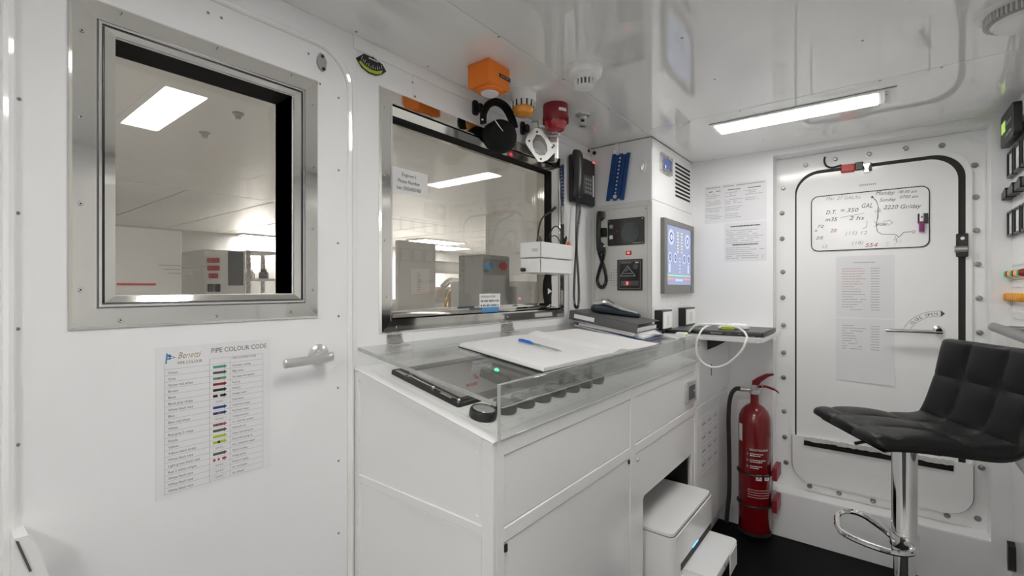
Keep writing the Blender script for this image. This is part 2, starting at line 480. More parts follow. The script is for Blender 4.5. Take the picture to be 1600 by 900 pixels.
# ---- door with its own window
door = thing('door_1', (.415, YW + .04, .03), 'white cabin door with a steel framed window and lever handle', 'door', kind='structure')
G1 = (.234, .576, 1.236, 1.726)
mb = MB('wall'); mb.prism(FW, rr(.103, .727, .045, 1.876, .09, 10), -.09, 0.0, [re(*G1)])
mb.build('door_leaf', door)
mb = MB('ceil'); path = [FW.p(a, b, .002) for (a, b) in rr(.095, .735, .037, 1.884, .096, 12)]
mb.tube(path, .0085, 8, closed=True); mb.build('edge_bead', door)
# steel frame: four mitred flange pieces with a rounded lip, plus a second inner frame
def mitre(mb, F, o, i, n0, n1, n2):
    """four mitred frame bars between outer rect o and inner rect i; returns list of MBs. n1 at outer edge, n2 at inner edge"""
    oc = [(o[0], o[2]), (o[1], o[2]), (o[1], o[3]), (o[0], o[3])]; ic = [(i[0], i[2]), (i[1], i[2]), (i[1], i[3]), (i[0], i[3])]
    out = []
    for k in range(4):
        j = (k + 1) % 4
        m = MB(mb)
        A, B, C, D = oc[k], oc[j], ic[j], ic[k]
        ch = .006
        def lerp(p, q, t): return (p[0] + (q[0] - p[0]) * t, p[1] + (q[1] - p[1]) * t)
        A2, B2 = lerp(A, D, .13), lerp(B, C, .13)
        vs = [F.p(*A, n0), F.p(*B, n0), F.p(*C, n0), F.p(*D, n0), F.p(*A, n1 * .35), F.p(*B, n1 * .35), F.p(*A2, n1), F.p(*B2, n1), F.p(*C, n2), F.p(*D, n2)]
        m.add(vs, [(0, 1, 2, 3), (0, 4, 5, 1), (4, 6, 7, 5), (6, 9, 8, 7), (3, 2, 8, 9), (0, 3, 9, 6, 4), (1, 5, 7, 8, 2)])
        out.append(m)
    return out
O1 = (.167, .641, 1.174, 1.785); I1 = (.203, .587, 1.208, 1.750)
I1 = (.205, .603, 1.212, 1.747)
for m in mitre('steel', FW, O1, I1, 0, .009, .010): m.build('window_frame', door)
L1 = (.208, .600, 1.215, 1.744); L2 = (.211, .597, 1.218, 1.741)
mb = MB('chrome')
for k in (L1,): mb.prism(FW, re(*k), .004, .013, [re(k[0] + .004, k[1] - .004, k[2] + .004, k[3] - .004)])
mb.build('window_lip', door)
J = (.214, .594, 1.221, 1.738)
for m in mitre('steel', FW, J, (G1[0] - .001, G1[1] + .001, G1[2] - .001, G1[3] + .001), 0, .010, .005): m.build('glazing_bead', door)
mb = MB('rail').prism(FW, re(L1[0] - .002, L1[1] + .002, L1[2] - .002, L1[3] + .002), .0002, .0035, [re(J[0] - .001, J[1] + .001, J[2] - .001, J[3] + .001)]); mb.build('shadow_gap', door)
mb = MB('blackmat').prism(FW, re(G1[0] - .004, G1[1] + .004, G1[2] - .004, G1[3] + .004), -.089, -.004, [re(G1[0], G1[1], G1[2], G1[3])]); mb.build('gasket', door)
MB('glass').fbox(FW, G1[0], G1[1], G1[2], G1[3], -.074, -.066).build('window_pane', door)
sp = [FW.px(*q) for q in ((126, 50), (125, 184), (124, 319), (124, 453), (188, 24), (337, 77), (452, 119), (486, 165), (487, 262), (486, 358), (486, 453), (186, 500), (336, 494), (452, 487))]
screws(door, FW, sp, .0085, .0042, 'chrome', h=.002)
sp = [FW.px(*q) for q in ((30, 155), (28, 333), (28, 514), (28, 695), (325, 20), (482, 84), (500, 131), (529, 153), (529, 266), (528, 380), (529, 494), (528, 606), (529, 720), (529, 833), (346, 28))]
screws(door, FW, [s for s in sp], 0, .0033, 'greymd', h=.0012)
# lever handle
ha, hb = FW.px(497, 548); hb = 1.078
mb = MB('silver'); mb.lathe(FW.p(ha, hb, 0), FW.N, [(.027, 0), (.027, .005), (.022, .009), (.012, .011), (.0105, .038)], 28)
e0 = FW.px(441, 561, .045)
p = [FW.p(ha + .017, hb - .003, .040), FW.p(ha + .006, hb - .003, .046), FW.p(ha - .03, hb - .004, .048), FW.p((ha + e0[0]) / 2, hb - .005, .048), FW.p(e0[0] + .010, hb - .006, .048), FW.p(e0[0] + .004, hb - .006, .047)]
pp = bez(p, 6)
for q in (0,):
    vs = []; fs = []
    n = len(pp)
    for i, c in enumerate(pp):
        f = i / (n - 1); hh = .0125 - .002 * f; dd = .0075
        for k in range(10):
            an = 2 * PI * k / 10; vs.append(c + V((0, 0, hh * math.sin(an))) + FW.N * (dd * math.cos(an)))
    for i in range(n - 1):
        for k in range(10): fs.append((i * 10 + k, i * 10 + (k + 1) % 10, (i + 1) * 10 + (k + 1) % 10, (i + 1) * 10 + k))
    fs += [tuple(range(10)), tuple((n - 1) * 10 + k for k in reversed(range(10)))]
    mb.add(vs, fs)
mb.build('handle', door)
# little pear-shaped catch under the bead at the top corner
ca, cb = FW.px(502, 98)
mb = MB('greymd').prism(FW, [(ca - .012, cb + .01), (ca - .006, cb + .022), (ca + .004, cb + .02), (ca + .012, cb + .004), (ca + .009, cb - .018), (ca + .002, cb - .024), (ca - .008, cb - .018), (ca - .014, cb - .004)], .0, .007)
mb.m('dark').fcyl(FW, ca + .002, cb - .018, .0045, .007, .009, 10); mb.m('dark').fcyl(FW, ca - .001, cb + .014, .004, .007, .009, 10)
mb.build('catch', door)

# ---- wide window
win = thing('window_1', (1.33, YW + .03, W2[2]), 'wide steel framed window into the engine room', 'window', kind='structure')
OW = (.828, 1.832, 1.116, 1.837); IW = (.864, 1.796, 1.152, 1.801)
for m in mitre('steel', FW, OW, IW, .0018, .010, .011): m.build('window_frame', win)
GW = (.880, 1.762, 1.172, 1.772)
mb = MB('chrome').prism(FW, re(*IW), .000, .012, [re(IW[0] + .005, IW[1] - .005, IW[2] + .005, IW[3] - .005)]); mb.build('window_lip', win)
for m in mitre('steel', FW, (IW[0] + .007, IW[1] - .007, IW[2] + .007, IW[3] - .007), GW, -.05, .004, -.016): m.build('glazing_bead', win)
mb = MB('blackmat').prism(FW, re(W2[0] + .001, W2[1] - .001, W2[2] + .001, W2[3] - .001), -.060, -.050, [re(GW[0] - .002, GW[1] + .002, GW[2] - .002, GW[3] + .002)]); mb.build('gasket', win)
for (m_, r_) in (('blackmat', (GW[0], GW[1], GW[3] - .004, GW[3])), ('blackmat', (GW[1] - .004, GW[1], GW[2] + .004, GW[3] - .004)), ('steel', (GW[0], GW[0] + .004, GW[2] + .004, GW[3] - .004)), ('steel', (GW[0], GW[1], GW[2], GW[2] + .004))):
    MB(m_).fbox(FW, *r_, -.048, -.018).build('gasket' if m_ == 'blackmat' else 'reveal', win)
mb = MB('steel').prism(FW, re(GW[0] - .0005, GW[1] + .0005, GW[2] - .0005, GW[3] + .0005), -.0595, -.0485, [re(GW[0] + .010, GW[1] - .010, GW[2] + .010, GW[3] - .010)]); mb.build('inner_bead', win)
mb = MB('steel').prism(FW, re(W2[0] + .001, W2[1] - .001, W2[2] + .001, W2[3] - .001), -.099, -.061, [re(GW[0] - .004, GW[1] + .004, GW[2] - .004, GW[3] + .004)]); mb.build('reveal', win)
MB('glass').fbox(FW, GW[0] - .008, GW[1] + .008, GW[2] - .008, GW[3] + .008, -.066, -.060).build('window_pane', win)
sp = [FW.px(*q) for q in ((597, 169), (597, 274), (598, 376), (600, 464), (617, 511), (702, 503), (790, 495), (645, 152), (700, 183))]
screws(win, FW, sp, .0095, .0042, 'chrome', h=.002)

# ---- far wall with the recess of the hatch
RC = (-.43, .352, .224, 1.921)      # recess in frame coordinates (a = -Y)
mb = MB('wall'); mb.prism(FH, re(-YW, .8, 0, ZC), -.10, 0, [re(*RC)])
mb.fbox(FH, -YW, .8, 0, ZC, -.14, -.10)
wall_far = mb.build('wall_far', kind='structure', label='white end wall around the recessed hatch door', cat='wall')
mb = MB('wall').fbox(FH, RC[0], RC[1], .002, RC[2] - .004, 0, .002); mb.build('step_plate', wall_far)
# other walls
mb = MB('wall').box(XBK, XH, -.84, -.80, 0, ZC); mb.build('wall_right', kind='structure', label='plain white wall behind the switchboard', cat='wall')
mb = MB('wall').box(XBK - .04, XBK, -.8, YW, 0, ZC); mb.build('wall_back', kind='structure', label='plain white wall behind the viewer', cat='wall')

# ---- hatch door
hat = thing('door_2', (XR, .03, RC[2]), 'white watertight hatch door with rounded corners and dog handle', 'door', kind='structure')
# bolted flange plate, raised coaming lip, gasket, leaf
mb = MB('gloss').prism(FR, rr(-.425, .347, .226, 1.918, .10, 10), 0, .004, [rr(-.345, .285, .275, 1.838, .11, 10)]); mb.build('flange', hat)
mb = MB('gloss').prism(FR, rr(-.366, .306, .262, 1.858, .125, 12), .004, .016, [rr(-.344, .286, .277, 1.836, .108, 12)]); mb.build('coaming', hat)
mb = MB('rubber').prism(FR, rr(-.344, .286, .277, 1.836, .108, 12), 0, .010, [rr(-.328, .256, .29, 1.812, .10, 12)]); mb.build('gasket', hat)
mb = MB('gloss').prism(FR, rr(-.336, .262, .284, 1.818, .10, 12), .002, .022); mb.build('door_leaf', hat)
bolts = ((1224, 294), (1222, 333), (1222, 373), (1223, 425), (1223, 465), (1224, 508), (1224, 551), (1224, 590), (1225, 643), (1226, 683), (1228, 723), (1265, 760), (1311, 771), (1364, 783), (1480, 806), (1528, 811), (1534, 731), (1523, 258), (1525, 308), (1526, 360), (1528, 413), (1530, 466), (1531, 520), (1259, 258), (1305, 249), (1358, 241), (1415, 232), (1472, 227), (1422, 794), (1532, 610), (1533, 670))
first = None
for q in bolts:
    a, b = FR.px(*q, n=.008)
    if first is None:
        mb = MB('boltsteel'); mb.lathe(FR.p(a, b, .004), FR.N, [(.012, 0), (.012, .002), (.0085, .0022), (.0085, .010), (.006, .012)], 12)
        first = mb.build('bolt', hat); base = V(WLOC[first.name]) - V(FR.p(a, b, 0))
    else: put(first, hat, tuple(V(FR.p(a, b, 0)) + base))
# lower apron with black foam strip and ragged tape
al, bl = FR.px(1238, 680, .03); ar, br_ = FR.px(1521, 722, .03)
ap = MB('gloss')
A0, A1, B0, B1 = al, ar, .275, .503
o = []
for (ca, st) in ((A0 + .09, 180), (A1 - .09, 270)):
    for i in range(9):
        an = math.radians(st + 90 * i / 8); o.append((ca + .09 * math.cos(an), B0 + .09 + .09 * math.sin(an)))
o += [(A1, B1), (A0, B1)]
ap.prism(FR, o, .0225, .032); ap.fbox(FR, A0, A0 + .012, B1, B1 + .012, .0225, .032, .003); ap.fbox(FR, A1 - .012, A1, B1, B1 + .012, .0225, .032, .003)
apron = ap.build('apron', hat)
og = [((p[0] - (A0 + A1) / 2) * 1.009 + (A0 + A1) / 2, (p[1] - (B0 + B1) / 2) * 1.022 + (B0 + B1) / 2 if p[1] < B1 - .001 else p[1] - .004) for p in o]
MB('blackmat').prism(FR, og, .0222, .0245).build('seal_edge', apron)
fa0, fb0 = FR.px(1256, 690, .036); fa1, fb1 = FR.px(1490, 728, .036)
MB('blackmat').fbox(FR, fa0, fa1, .462, .492, .0322, .040, .002).build('foam_strip', apron)
mb = MB('torn'); n = 46; P0 = []; P1 = []
for i in range(n + 1):
    a = fa0 + (fa1 - fa0) * i / n
    P0.append((a, .488 + random.uniform(-.003, .003))); P1.append((a, .508 + random.uniform(-.003, .004)))
mb.prism(FR, P0 + P1[::-1], .0405, .0425); mb.build('torn_tape', apron)
# dog handle
g0 = FR.px(1473, 517, .07); g1 = FR.px(1384, 518, .07); gz = (g0[1] + g1[1]) / 2
mb = MB('chrome'); mb.tube([FR.p(g0[0], gz, .075), FR.p(g1[0], gz, .075)], .0085, 12)
mb.cyl(FR.p(g0[0] - .012, gz + .006, .02), FR.p(g0[0] - .012, gz + .006, .082), .011, None, 14)
mb.lathe(FR.p(g0[0] - .012, gz + .006, .022), FR.N, [(.019, 0), (.019, .006), (.013, .01)], 16)
mb.build('handle', hat)
# curved direction sticker above the handle
mb = MB('ink')
cx, cz = FR.px(1468, 532, .023)
def arc(r, t0, t1, n=12): return [(cx - r * math.cos(math.radians(t0 + (t1 - t0) * i / n)), cz + r * math.sin(math.radians(t0 + (t1 - t0) * i / n))) for i in range(n + 1)]
rb = (FR.px(1468, 532, .023)[1]); r_out = FR.px(1468, 486, .023)[1] - rb; r_in = FR.px(1468, 494, .023)[1] - rb
mb.line(FR, arc(r_out, 20, 92), .0012, .0226); mb.line(FR, arc(r_in, 25, 92), .0012, .0226)
mb.face(FR, [(cx + .004, cz + r_out + .003), (cx + .004, cz + r_in - .003), (cx + .018, cz + (r_in + r_out) / 2)], .0226)
for (tx, t0) in (('CLOSE', 35), ('OPEN', 66)):
    for i, ch in enumerate(tx):
        an = math.radians(t0 + i * 5.0); r_ = r_in + (r_out - r_in) * .2
        mb.text(FR, ch, cx - r_ * math.cos(an), cz + r_ * math.sin(an), (r_out - r_in) * .75, .0226, rot=PI / 2 - an)
mb.build('direction_sticker', hat)
# hinge
ha_, hb_ = FR.px(1500, 385, .03)
mb = MB('black').fbox(FR, ha_ - .012, ha_ + .026, hb_ - .045, hb_ + .055, .012, .030, .003)
mb.m('brushed').cyl(FR.p(ha_ - .018, hb_ - .012, .034), FR.p(ha_ + .022, hb_ - .012, .034), .014, None, 14)
mb.m('white').fcyl(FR, ha_ + .008, hb_ + .034, .007, .030, .032, 12)
mb.build('hinge', hat)
# door contact: metal striker on the frame
sa, sb = FR.px(1354, 262, .03)
mb = MB('black').fbox(FR, sa - .012, sa + .020, sb - .016, sb + .022, .016, .030, .002)
mb.m('brushed').prism(FR, [(sa - .010, sb - .022), (sa + .010, sb - .022), (sa + .006, sb - .004), (sa + .014, sb + .018), (sa - .014, sb + .018), (sa - .006, sb - .004)], .030, .036)
mb.build('striker', hat)
# faint embossed maker plate
pa0, pb0 = FR.px(1343, 290, .024); pa1, pb1 = FR.px(1370, 286, .024)
mb = MB('inkpale')
for i in range(9): mb.rect(FR, pa0 + (pa1 - pa0) * i / 9, pa0 + (pa1 - pa0) * (i + .6) / 9, pb0 - .003, pb0 + .005, .0226)
mb.build('embossed_mark', hat)

# ================================================================== LIGHTS ON THE CEILING
def strip_light(x0, x1, y0, y1, label, tube='led'):
    t = thing('ceiling_light', ((x0 + x1) / 2, (y0 + y1) / 2, ZC - .014), label, 'light', 'strip lights of the control room')
    MB('gloss').prism(FCE, re(x0, x1, y0, y1), .0, .005, [re(x0 + .022, x1 - .022, y0 + .05, y1 - .012)]).build('frame', t)
    MB(tube).fbox(FCE, x0 + .022, x1 - .022, y0 + .05, y1 - .012, .001, .007, .002).build('diffuser', t)
    mb = MB('greylt').fbox(FCE, x0 + .018, x1 - .018, y0 + .022, y0 + .032, .005, .008); mb.m('dark').fcyl(FCE, (x0 + x1) / 2 - .04, y0 + .026, .003, .008, .0086, 8)
    mb.build('end_cap', t)
    MB('dark').fbox(FCE, x0 - .0025, x0, y0 - .003, y1 + .003, .0, .001).build('shadow_joint', t)
    return t
strip_light(2.10, 2.27, -.043, .575, 'long lit ceiling strip light in front of the hatch')
strip_light(-1.08, -.91, -.10, .50, 'added unseen fill strip light just behind the viewer', 'ledfill')  # added out of view to fill the near half of the room
strip_light(-2.67, -2.50, -.10, .50, 'added unseen fill strip light farthest behind the viewer', 'ledfill')  # second added fill light, continues the row unseen
strip_light(.508, .682, -.13, .50, 'lit ceiling strip light mirrored in the door window', 'ledmid')

# ================================================================== CEILING DEVICES
# orange sounder box
t = thing('alarm_sounder', (1.12, .975, 1.868), 'square orange alarm sounder box on the ceiling', 'alarm')
mb = MB('orange').box(1.070, 1.174, .931, 1.022, 1.876, ZC, .004); mb.build('housing', t)
mb = MB('orange').lathe((1.124, .974, 1.8765), (0, 0, -1), [(.042, 0), (.041, .006), (.034, .010)], 28, True); rg = mb.build('horn_ring', t)
mb = MB('paper2').lathe((1.124, .974, 1.8665), (0, 0, -1), [(.029, 0), (.027, .003)], 24); mb.build('horn_mesh', t)
Fo = Fr((0, .931, 0), (1, 0, 0), ZUP, (0, -1, 0))
mb = MB('dark').fbox(Fo, 1.118, 1.1735, 1.906, 1.918, .0002, .0008)
mb.m('inkpale')
for k_ in range(9): mb.rect(Fo, 1.126 + k_ * .0045, 1.1292 + k_ * .0045, 1.9105, 1.9135, .0011)
mb.build('name_strip', t)
# amber beacon with white base
cx, cy = 1.345, 1.007
t = thing('beacon_light', (cx, cy, 1.862), 'white sounder with amber lens on the ceiling', 'alarm')
MB('white').lathe((cx, cy, ZC), (0, 0, -1), [(.048, 0), (.048, .006), (.0465, .007), (.0465, .030), (.044, .034)], 32).build('base', t)
mb = MB('white'); mb.lathe((cx, cy, ZC - .034), (0, 0, -1), [(.040, 0), (.037, .022)], 32); gr = mb.build('grille', t)
f0 = None
for k in range(26):
    an = 2 * PI * k / 26; d = V((math.cos(an), math.sin(an), 0)); q = V((-d.y, d.x, 0))
    F_ = Fr(V((cx, cy, ZC - .045)) + d * .0385, q, ZUP, d)
    MB('dark' if k % 2 else 'white').fbox(F_, -.0022, .0022, -.011, .010, -.002, .0022 if k % 2 else .0045).build('rib', gr)
MB('amber').lathe((cx, cy, ZC - .054), (0, 0, -1), [(.0365, 0), (.039, .004), (.039, .012), (.034, .024), (.022, .030)], 32).build('lens', t)
# red beacon
cx, cy = 1.516, .98
t = thing('beacon_light', (cx, cy, 1.85), 'dark red sounder with red lens on the ceiling', 'alarm')
bd = MB('redbody').lathe((cx, cy, ZC), (0, 0, -1), [(.0475, 0), (.049, .006), (.049, .052), (.046, .062)], 32).build('base', t)
for k in range(30):
    an = 2 * PI * k / 30; d = V((math.cos(an), math.sin(an), 0)); q = V((-d.y, d.x, 0))
    F_ = Fr(V((cx, cy, ZC - .056)) + d * .047, q, ZUP, d)
    MB('redbody').fbox(F_, -.0018, .0018, -.012, .008, -.003, .003).build('rib', bd)
MB('redlens').lathe((cx, cy, ZC - .062), (0, 0, -1), [(.045, 0), (.041, .014), (.033, .032), (.026, .036)], 32).build('lens', t)
class Cyl:
    """label frame wrapped round an upright cylinder, a = arc length"""
    def __init__(s, x, y, r, ang0): s.x, s.y, s.r, s.g = x, y, r, ang0
    def p(s, a, b, n=0.0):
        th = s.g + a / s.r; k = s.r + n
        return V((s.x + k * math.cos(th), s.y + k * math.sin(th), b))
ang = math.atan2(-cy, -cx)
CF = Cyl(cx, cy, .0492, ang)
mb = MB('paper'); mb.grid([[CF.p(.012 + .034 * i / 8, b, .0004) for i in range(9)] for b in (1.914, 1.926)]); mb.build('sticker', t)
# smoke detector
cx, cy = 1.317, .742
t = thing('smoke_detector', (cx, cy, 1.886), 'round white smoke detector with dark slots on the ceiling', 'detector')
MB('white').lathe((cx, cy, ZC), (0, 0, -1), [(.057, 0), (.057, .010), (.0555, .011), (.053, .026), (.044, .034), (.036, .040)], 36).build('base', t)
mb = MB('greydk').lathe((cx, cy, ZC - .040), (0, 0, -1), [(.030, 0), (.027, .018)], 24); ch = mb.build('chamber', t)
for k in range(16):
    an = 2 * PI * k / 16; d = V((math.cos(an), math.sin(an), 0)); q = V((-d.y, d.x, 0))
    F_ = Fr(V((cx, cy, ZC - .049)) + d * .031, q, ZUP, d)
    MB('white').fbox(F_, -.002, .002, -.012, .010, -.004, .003).build('rib', ch)
MB('white').lathe((cx, cy, ZC - .058), (0, 0, -1), [(.030, 0), (.027, .005), (.015, .008)], 24).build('cap', t)
# sprinkler
cx, cy = 1.668, .948
t = thing('sprinkler_head', (cx, cy, 1.905), 'small grey sprinkler head on the ceiling by the locker', 'sprinkler')
MB('brushed').lathe((cx, cy, ZC), (0, 0, -1), [(.032, 0), (.031, .003), (.026, .006), (.016, .009), (.013, .014)], 24).build('rosette', t)
MB('brushed').lathe((cx, cy, ZC - .012), (0, 0, -1), [(.0115, 0), (.0115, .010), (.013, .012), (.013, .022), (.010, .026), (.0125, .030), (.0125, .034)], 14).build('nozzle', t)
mb = MB('dark'); F_ = Fr(V((cx, cy, ZC - .028)), V((cy, -cx, 0)), ZUP, V((-cx, -cy, 0))); mb.fbox(F_, -.006, .006, -.004, .006, .0125, .0138); mb.build('slot', t)
# ribbed dome top right
cx, cy = 1.705, -.292
t = thing('ceiling_vent', (cx, cy, 1.905), 'round ribbed ventilation outlet on the ceiling above the switchboard', 'vent')
MB('gloss').lathe((cx, cy, ZC), (0, 0, -1), [(.098, 0), (.098, .006), (.088, .010)], 40).build('flange', t)
rim = MB('greymd').lathe((cx, cy, ZC - .008), (0, 0, -1), [(.082, 0), (.080, .024), (.07, .026)], 40).build('rim', t)
for k in range(56):
    an = 2 * PI * k / 56; d = V((math.cos(an), math.sin(an), 0)); q = V((-d.y, d.x, 0))
    F_ = Fr(V((cx, cy, ZC - .020)) + d * .081, q, ZUP, d)
    MB('greylt').fbox(F_, -.0016, .0016, -.011, .011, -.003, .0035).build('rib', rim)
MB('gloss').lathe((cx, cy, ZC - .034), (0, 0, -1), [(.072, 0), (.066, .006), (.030, .010)], 36).build('cap', t)
# smoke head in the far corner of the hatch wall: small pin on ceiling
# ================================================================== ON THE WINDOW WALL
# inclinometer
P = [FW.px(*q, n=.006) for q in ((557, 90), (568, 84), (584, 91), (597, 101), (603, 112), (597, 116), (588, 118), (577, 114), (566, 105))]
t = thing('inclinometer', tuple(FW.p(.80, 1.865)), 'black and yellow-green heel gauge beside the door', 'gauge')
MB('black').prism(FW, P, .0019, .008).build('plate', t)
mb = MB('lime')
arcp = [FW.px(*q, n=.009) for q in ((561, 97), (568, 106), (577, 112.5), (588, 116), (596, 115))]
arcq = [FW.px(*q, n=.009) for q in ((563, 94), (570, 102), (579, 108.5), (589, 111.5), (598, 110))]
for i in range(4): mb.face(FW, [arcp[i], arcp[i + 1], arcq[i + 1], arcq[i]], .0092)
mb.build('liquid_tube', t)
mb = MB('paper')
for i in range(11):
    f = i / 10; k = min(int(f * 4), 3); g = f * 4 - k
    q = (arcq[k][0] + (arcq[k + 1][0] - arcq[k][0]) * g, arcq[k][1] + (arcq[k + 1][1] - arcq[k][1]) * g)
    l = .010 if i % 2 == 0 else .006
    mb.line(FW, [(q[0] + (.805 - q[0]) * .08, q[1] + .004), (q[0] + (.805 - q[0]) * .16, q[1] + .004 + l)], .0012, .0088)
for k_ in range(6): mb.rect(FW, .790 + k_ * .0055, .7942 + k_ * .0055, 1.8985, 1.9020, .0088)
mb.build('scale', t)

# pipe colour chart
t = thing('pipe_colour_chart', tuple(FW.p(.41, .822)), 'laminated pipe colour code chart with coloured arrows on the door', 'poster')
MB('lam').fbox(FW, .297, .522, .8215, 1.1295, .0003, .0011).build('sheet', t)
n_ = .0013; C0, C1, C2, C3 = .3115, .393, .434, .5045; ZT, ZB = 1.0835, .829; NR = 20
mb = MB('inkpale'); w_ = .0006
for i in range(NR + 1):
    z = ZT + (ZB - ZT) * i / NR; mb.line(FW, [(C0, z), (C1, z)], w_, n_)
ZT2 = 1.0960
for i in range(NR + 2):
    z = ZT2 + (ZB - ZT2) * i / (NR + 1)
    mb.line(FW, [(C1, z), (C3, z)], w_, n_)
mb.line(FW, [(C0, ZT + .012), (C0, ZB)], w_, n_); mb.line(FW, [(C3, ZT2), (C3, ZB)], w_, n_)
mb.line(FW, [(C1, ZT2), (C1, ZB)], w_ * 1.4, n_); mb.line(FW, [(C2, ZT2), (C2, ZB)], w_, n_); mb.build('table_lines', t)
mb = MB('ink'); mb.text(FW, 'PIPE COLOUR CODE', .3955, 1.1085, .0148, n_, sx=.86)
mb.text(FW, 'PIPE COLOUR', .334, 1.0915, .0085, n_, sx=.85); mb.text(FW, 'CIRCULATING FLUID', .4375, 1.0905, .0068, n_, sx=.80)
left = ['Green', 'Grey', 'Green red stripe', 'Brown', 'Black', 'Black grey stripe', 'White black text', 'Blue', 'Blue red stripe', 'White', 'Red grey 2 stripe', 'Purple', 'Yellow', 'Yellow black stripe', 'White black text', 'Light green black text', 'Red 2 white stripes', 'White black text', 'White black text', 'White black text']
right = ['Sea water cooling', 'Bilge water', 'Sea water fire system', 'Fuel oil', 'Sanitary', 'Sewage water', 'Deck drain', 'Cold fresh water', 'Hot fresh water', 'Compressed air', 'S.L. CO2 fire system', 'Hydraulic oil', 'Clean lubricating oil', 'Dirty lubricating oil', 'A.C. chilled/hot water', 'Glycol cooling', 'Hi-fog system', 'Fresh air supply', 'Air recirculate', 'Air exhaust']
for i in range(NR):
    z = ZT + (ZB - ZT) * (i + .72) / NR; mb.text(FW, left[i], C0 + .006, z - .0005, .0072, n_, sx=.9)
    z = ZT2 + (ZB - ZT2) * (i + 1.72) / (NR + 1); mb.text(FW, right[i], C2 + .004, z, .0064, n_, sx=.85)
mb.build('lettering', t)
cols = ['green', 'greydk', 'green', 'redbody', 'black', 'black', None, 'blue', 'blue', None, 'inkred', 'greydk', 'lime', 'lime', None, 'greydk', 'inkred', None, None, None]
strp = {2: 'inkred', 5: 'paper2', 8: 'inkred', 10: 'greydk', 13: 'black', 16: 'paper'}
for i in range(NR):
    z = ZT2 + (ZB - ZT2) * (i + 1.5) / (NR + 1)
    a0, a1, hh = .3995, .4275, .0028
    if cols[i]:
        mb = MB(cols[i]); mb.rect(FW, a0, a1 - .006, z - hh, z + hh, n_); mb.face(FW, [(a1 - .006, z - hh - .0018), (a1, z), (a1 - .006, z + hh + .0018)], n_)
        if i in strp:
            mb.m(strp[i])
            spans = ((.009, .014),) if i not in (10, 16) else ((.005, .009), (.013, .018))
            for (p0, p1) in spans: mb.rect(FW, a0 + p0, a0 + p1, z - hh, z + hh, n_ + .0002)
        mb.build('arrow', t)
    else:
        mb = MB('inkpale'); mb.line(FW, [(a0, z - hh), (a1 - .006, z - hh), (a1, z), (a1 - .006, z + hh), (a0, z + hh), (a0, z - hh)], .0004, n_)
        [mb.rect(FW, a0 + .005 + k_ * .004, a0 + .0078 + k_ * .004, z - .0012, z + .0012, n_) for k_ in range(4)]; mb.build('arrow', t)
# house flag and script name
fa, fb = FW.px(259, 560)
mb = MB('cyanblue'); mb.face(FW, [(.3125, 1.0955), (.3155, 1.0955), (.3165, 1.117), (.3145, 1.117)], n_); mb.face(FW, [(.316, 1.103), (.331, 1.1065), (.3155, 1.1155)], n_)
mb.m('paper').rect(FW, .3165, .3265, 1.1065, 1.1085, n_ + .0002); mb.m('blue').rect(FW, .3195, .3215, 1.1035, 1.114, n_ + .0002); mb.build('flag_emblem', t)
mb = MB('gold'); mb.text(FW, 'Benetti', .3335, 1.1035, .019, n_, sx=.74, shear=.38); mb.build('script_name', t)

# ear defenders on two black hooks
for (u, v, lab) in ((744, 168, 'black plastic hook left of the ear defenders'), (818, 200, 'black plastic hook right of the ear defenders')):
    a, b = FW.px(u, v, .01); t = thing('wall_hook', tuple(FW.p(a, b - .025)), lab, 'hook', 'black hooks above the wide window')
    mb = MB('black').prism(FW, rr(a - .013, a + .013, b - .026, b + .026, .008, 4), .0018, .010); mb.build('back_plate', t)
    mb = MB('black').fbox(FW, a + .002, a + .022, b - .016, b + .016, .006, .028, .005); mb.build('peg', t)
t = thing('ear_defenders', tuple(FW.p(1.33, 1.74, .07)), 'black ear defenders hanging above the wide window', 'ear defenders')
def fpt(F, u, v, n): a, b = F.px(u, v, n); return F.p(a, b, n)
bp = bez([fpt(FW, 755, 193, .060), fpt(FW, 756, 176, .063), fpt(FW, 764, 163, .065), fpt(FW, 776, 159.5, .067), fpt(FW, 789, 167, .069), fpt(FW, 798, 182, .071), fpt(FW, 804, 200, .073)], 8)
mb = MB('blackmat'); vs = []; fs = []; n = len(bp)
ctr = fpt(FW, 778, 195, .08)
for i, c in enumerate(bp):
    rad = (c - ctr).normalized(); tg = (bp[min(i + 1, n - 1)] - bp[max(i - 1, 0)]).normalized(); wd = tg.cross(rad).normalized()
    th = .0095 + .004 * math.sin(PI * i / (n - 1)); wdt = .016
    for k in range(12):
        an = 2 * PI * k / 12; vs.append(c + rad * (th * math.cos(an)) + wd * (wdt * math.sin(an)))
for i in range(n - 1):
    for k in range(12): fs.append((i * 12 + k, i * 12 + (k + 1) % 12, (i + 1) * 12 + (k + 1) % 12, (i + 1) * 12 + k))
fs += [tuple(range(12)), tuple((n - 1) * 12 + k for k in reversed(range(12)))]
mb.add(vs, fs); mb.build('headband', t)
for (u, v, nn, R_, dirn) in ((783, 213, .075, .060, (-.62, -.75, -.2)), (770, 214, .030, .052, (-.4, .85, -.1))):
    c = fpt(FW, u, v, nn); d = V(dirn).normalized()
    cup = MB('blackmat').lathe(c - d * .030, d, [(.8 * R_, 0), (R_, .006), (R_, .020), (.96 * R_, .032), (.86 * R_, .046), (.68 * R_, .057), (.42 * R_, .064), (.15 * R_, .067)], 30).build('ear_cup', t)
    MB('rubber').lathe(c - d * .046, d, [(.70 * R_, 0), (.92 * R_, .003), (.95 * R_, .010), (.86 * R_, .016)], 30).build('cushion', cup)
mb = MB('steel'); mb.tube([fpt(FW, 771, 184, .10), fpt(FW, 779, 196, .115), fpt(FW, 786, 205, .125)], .0012, 6)
mb.build('wire_arm', t)
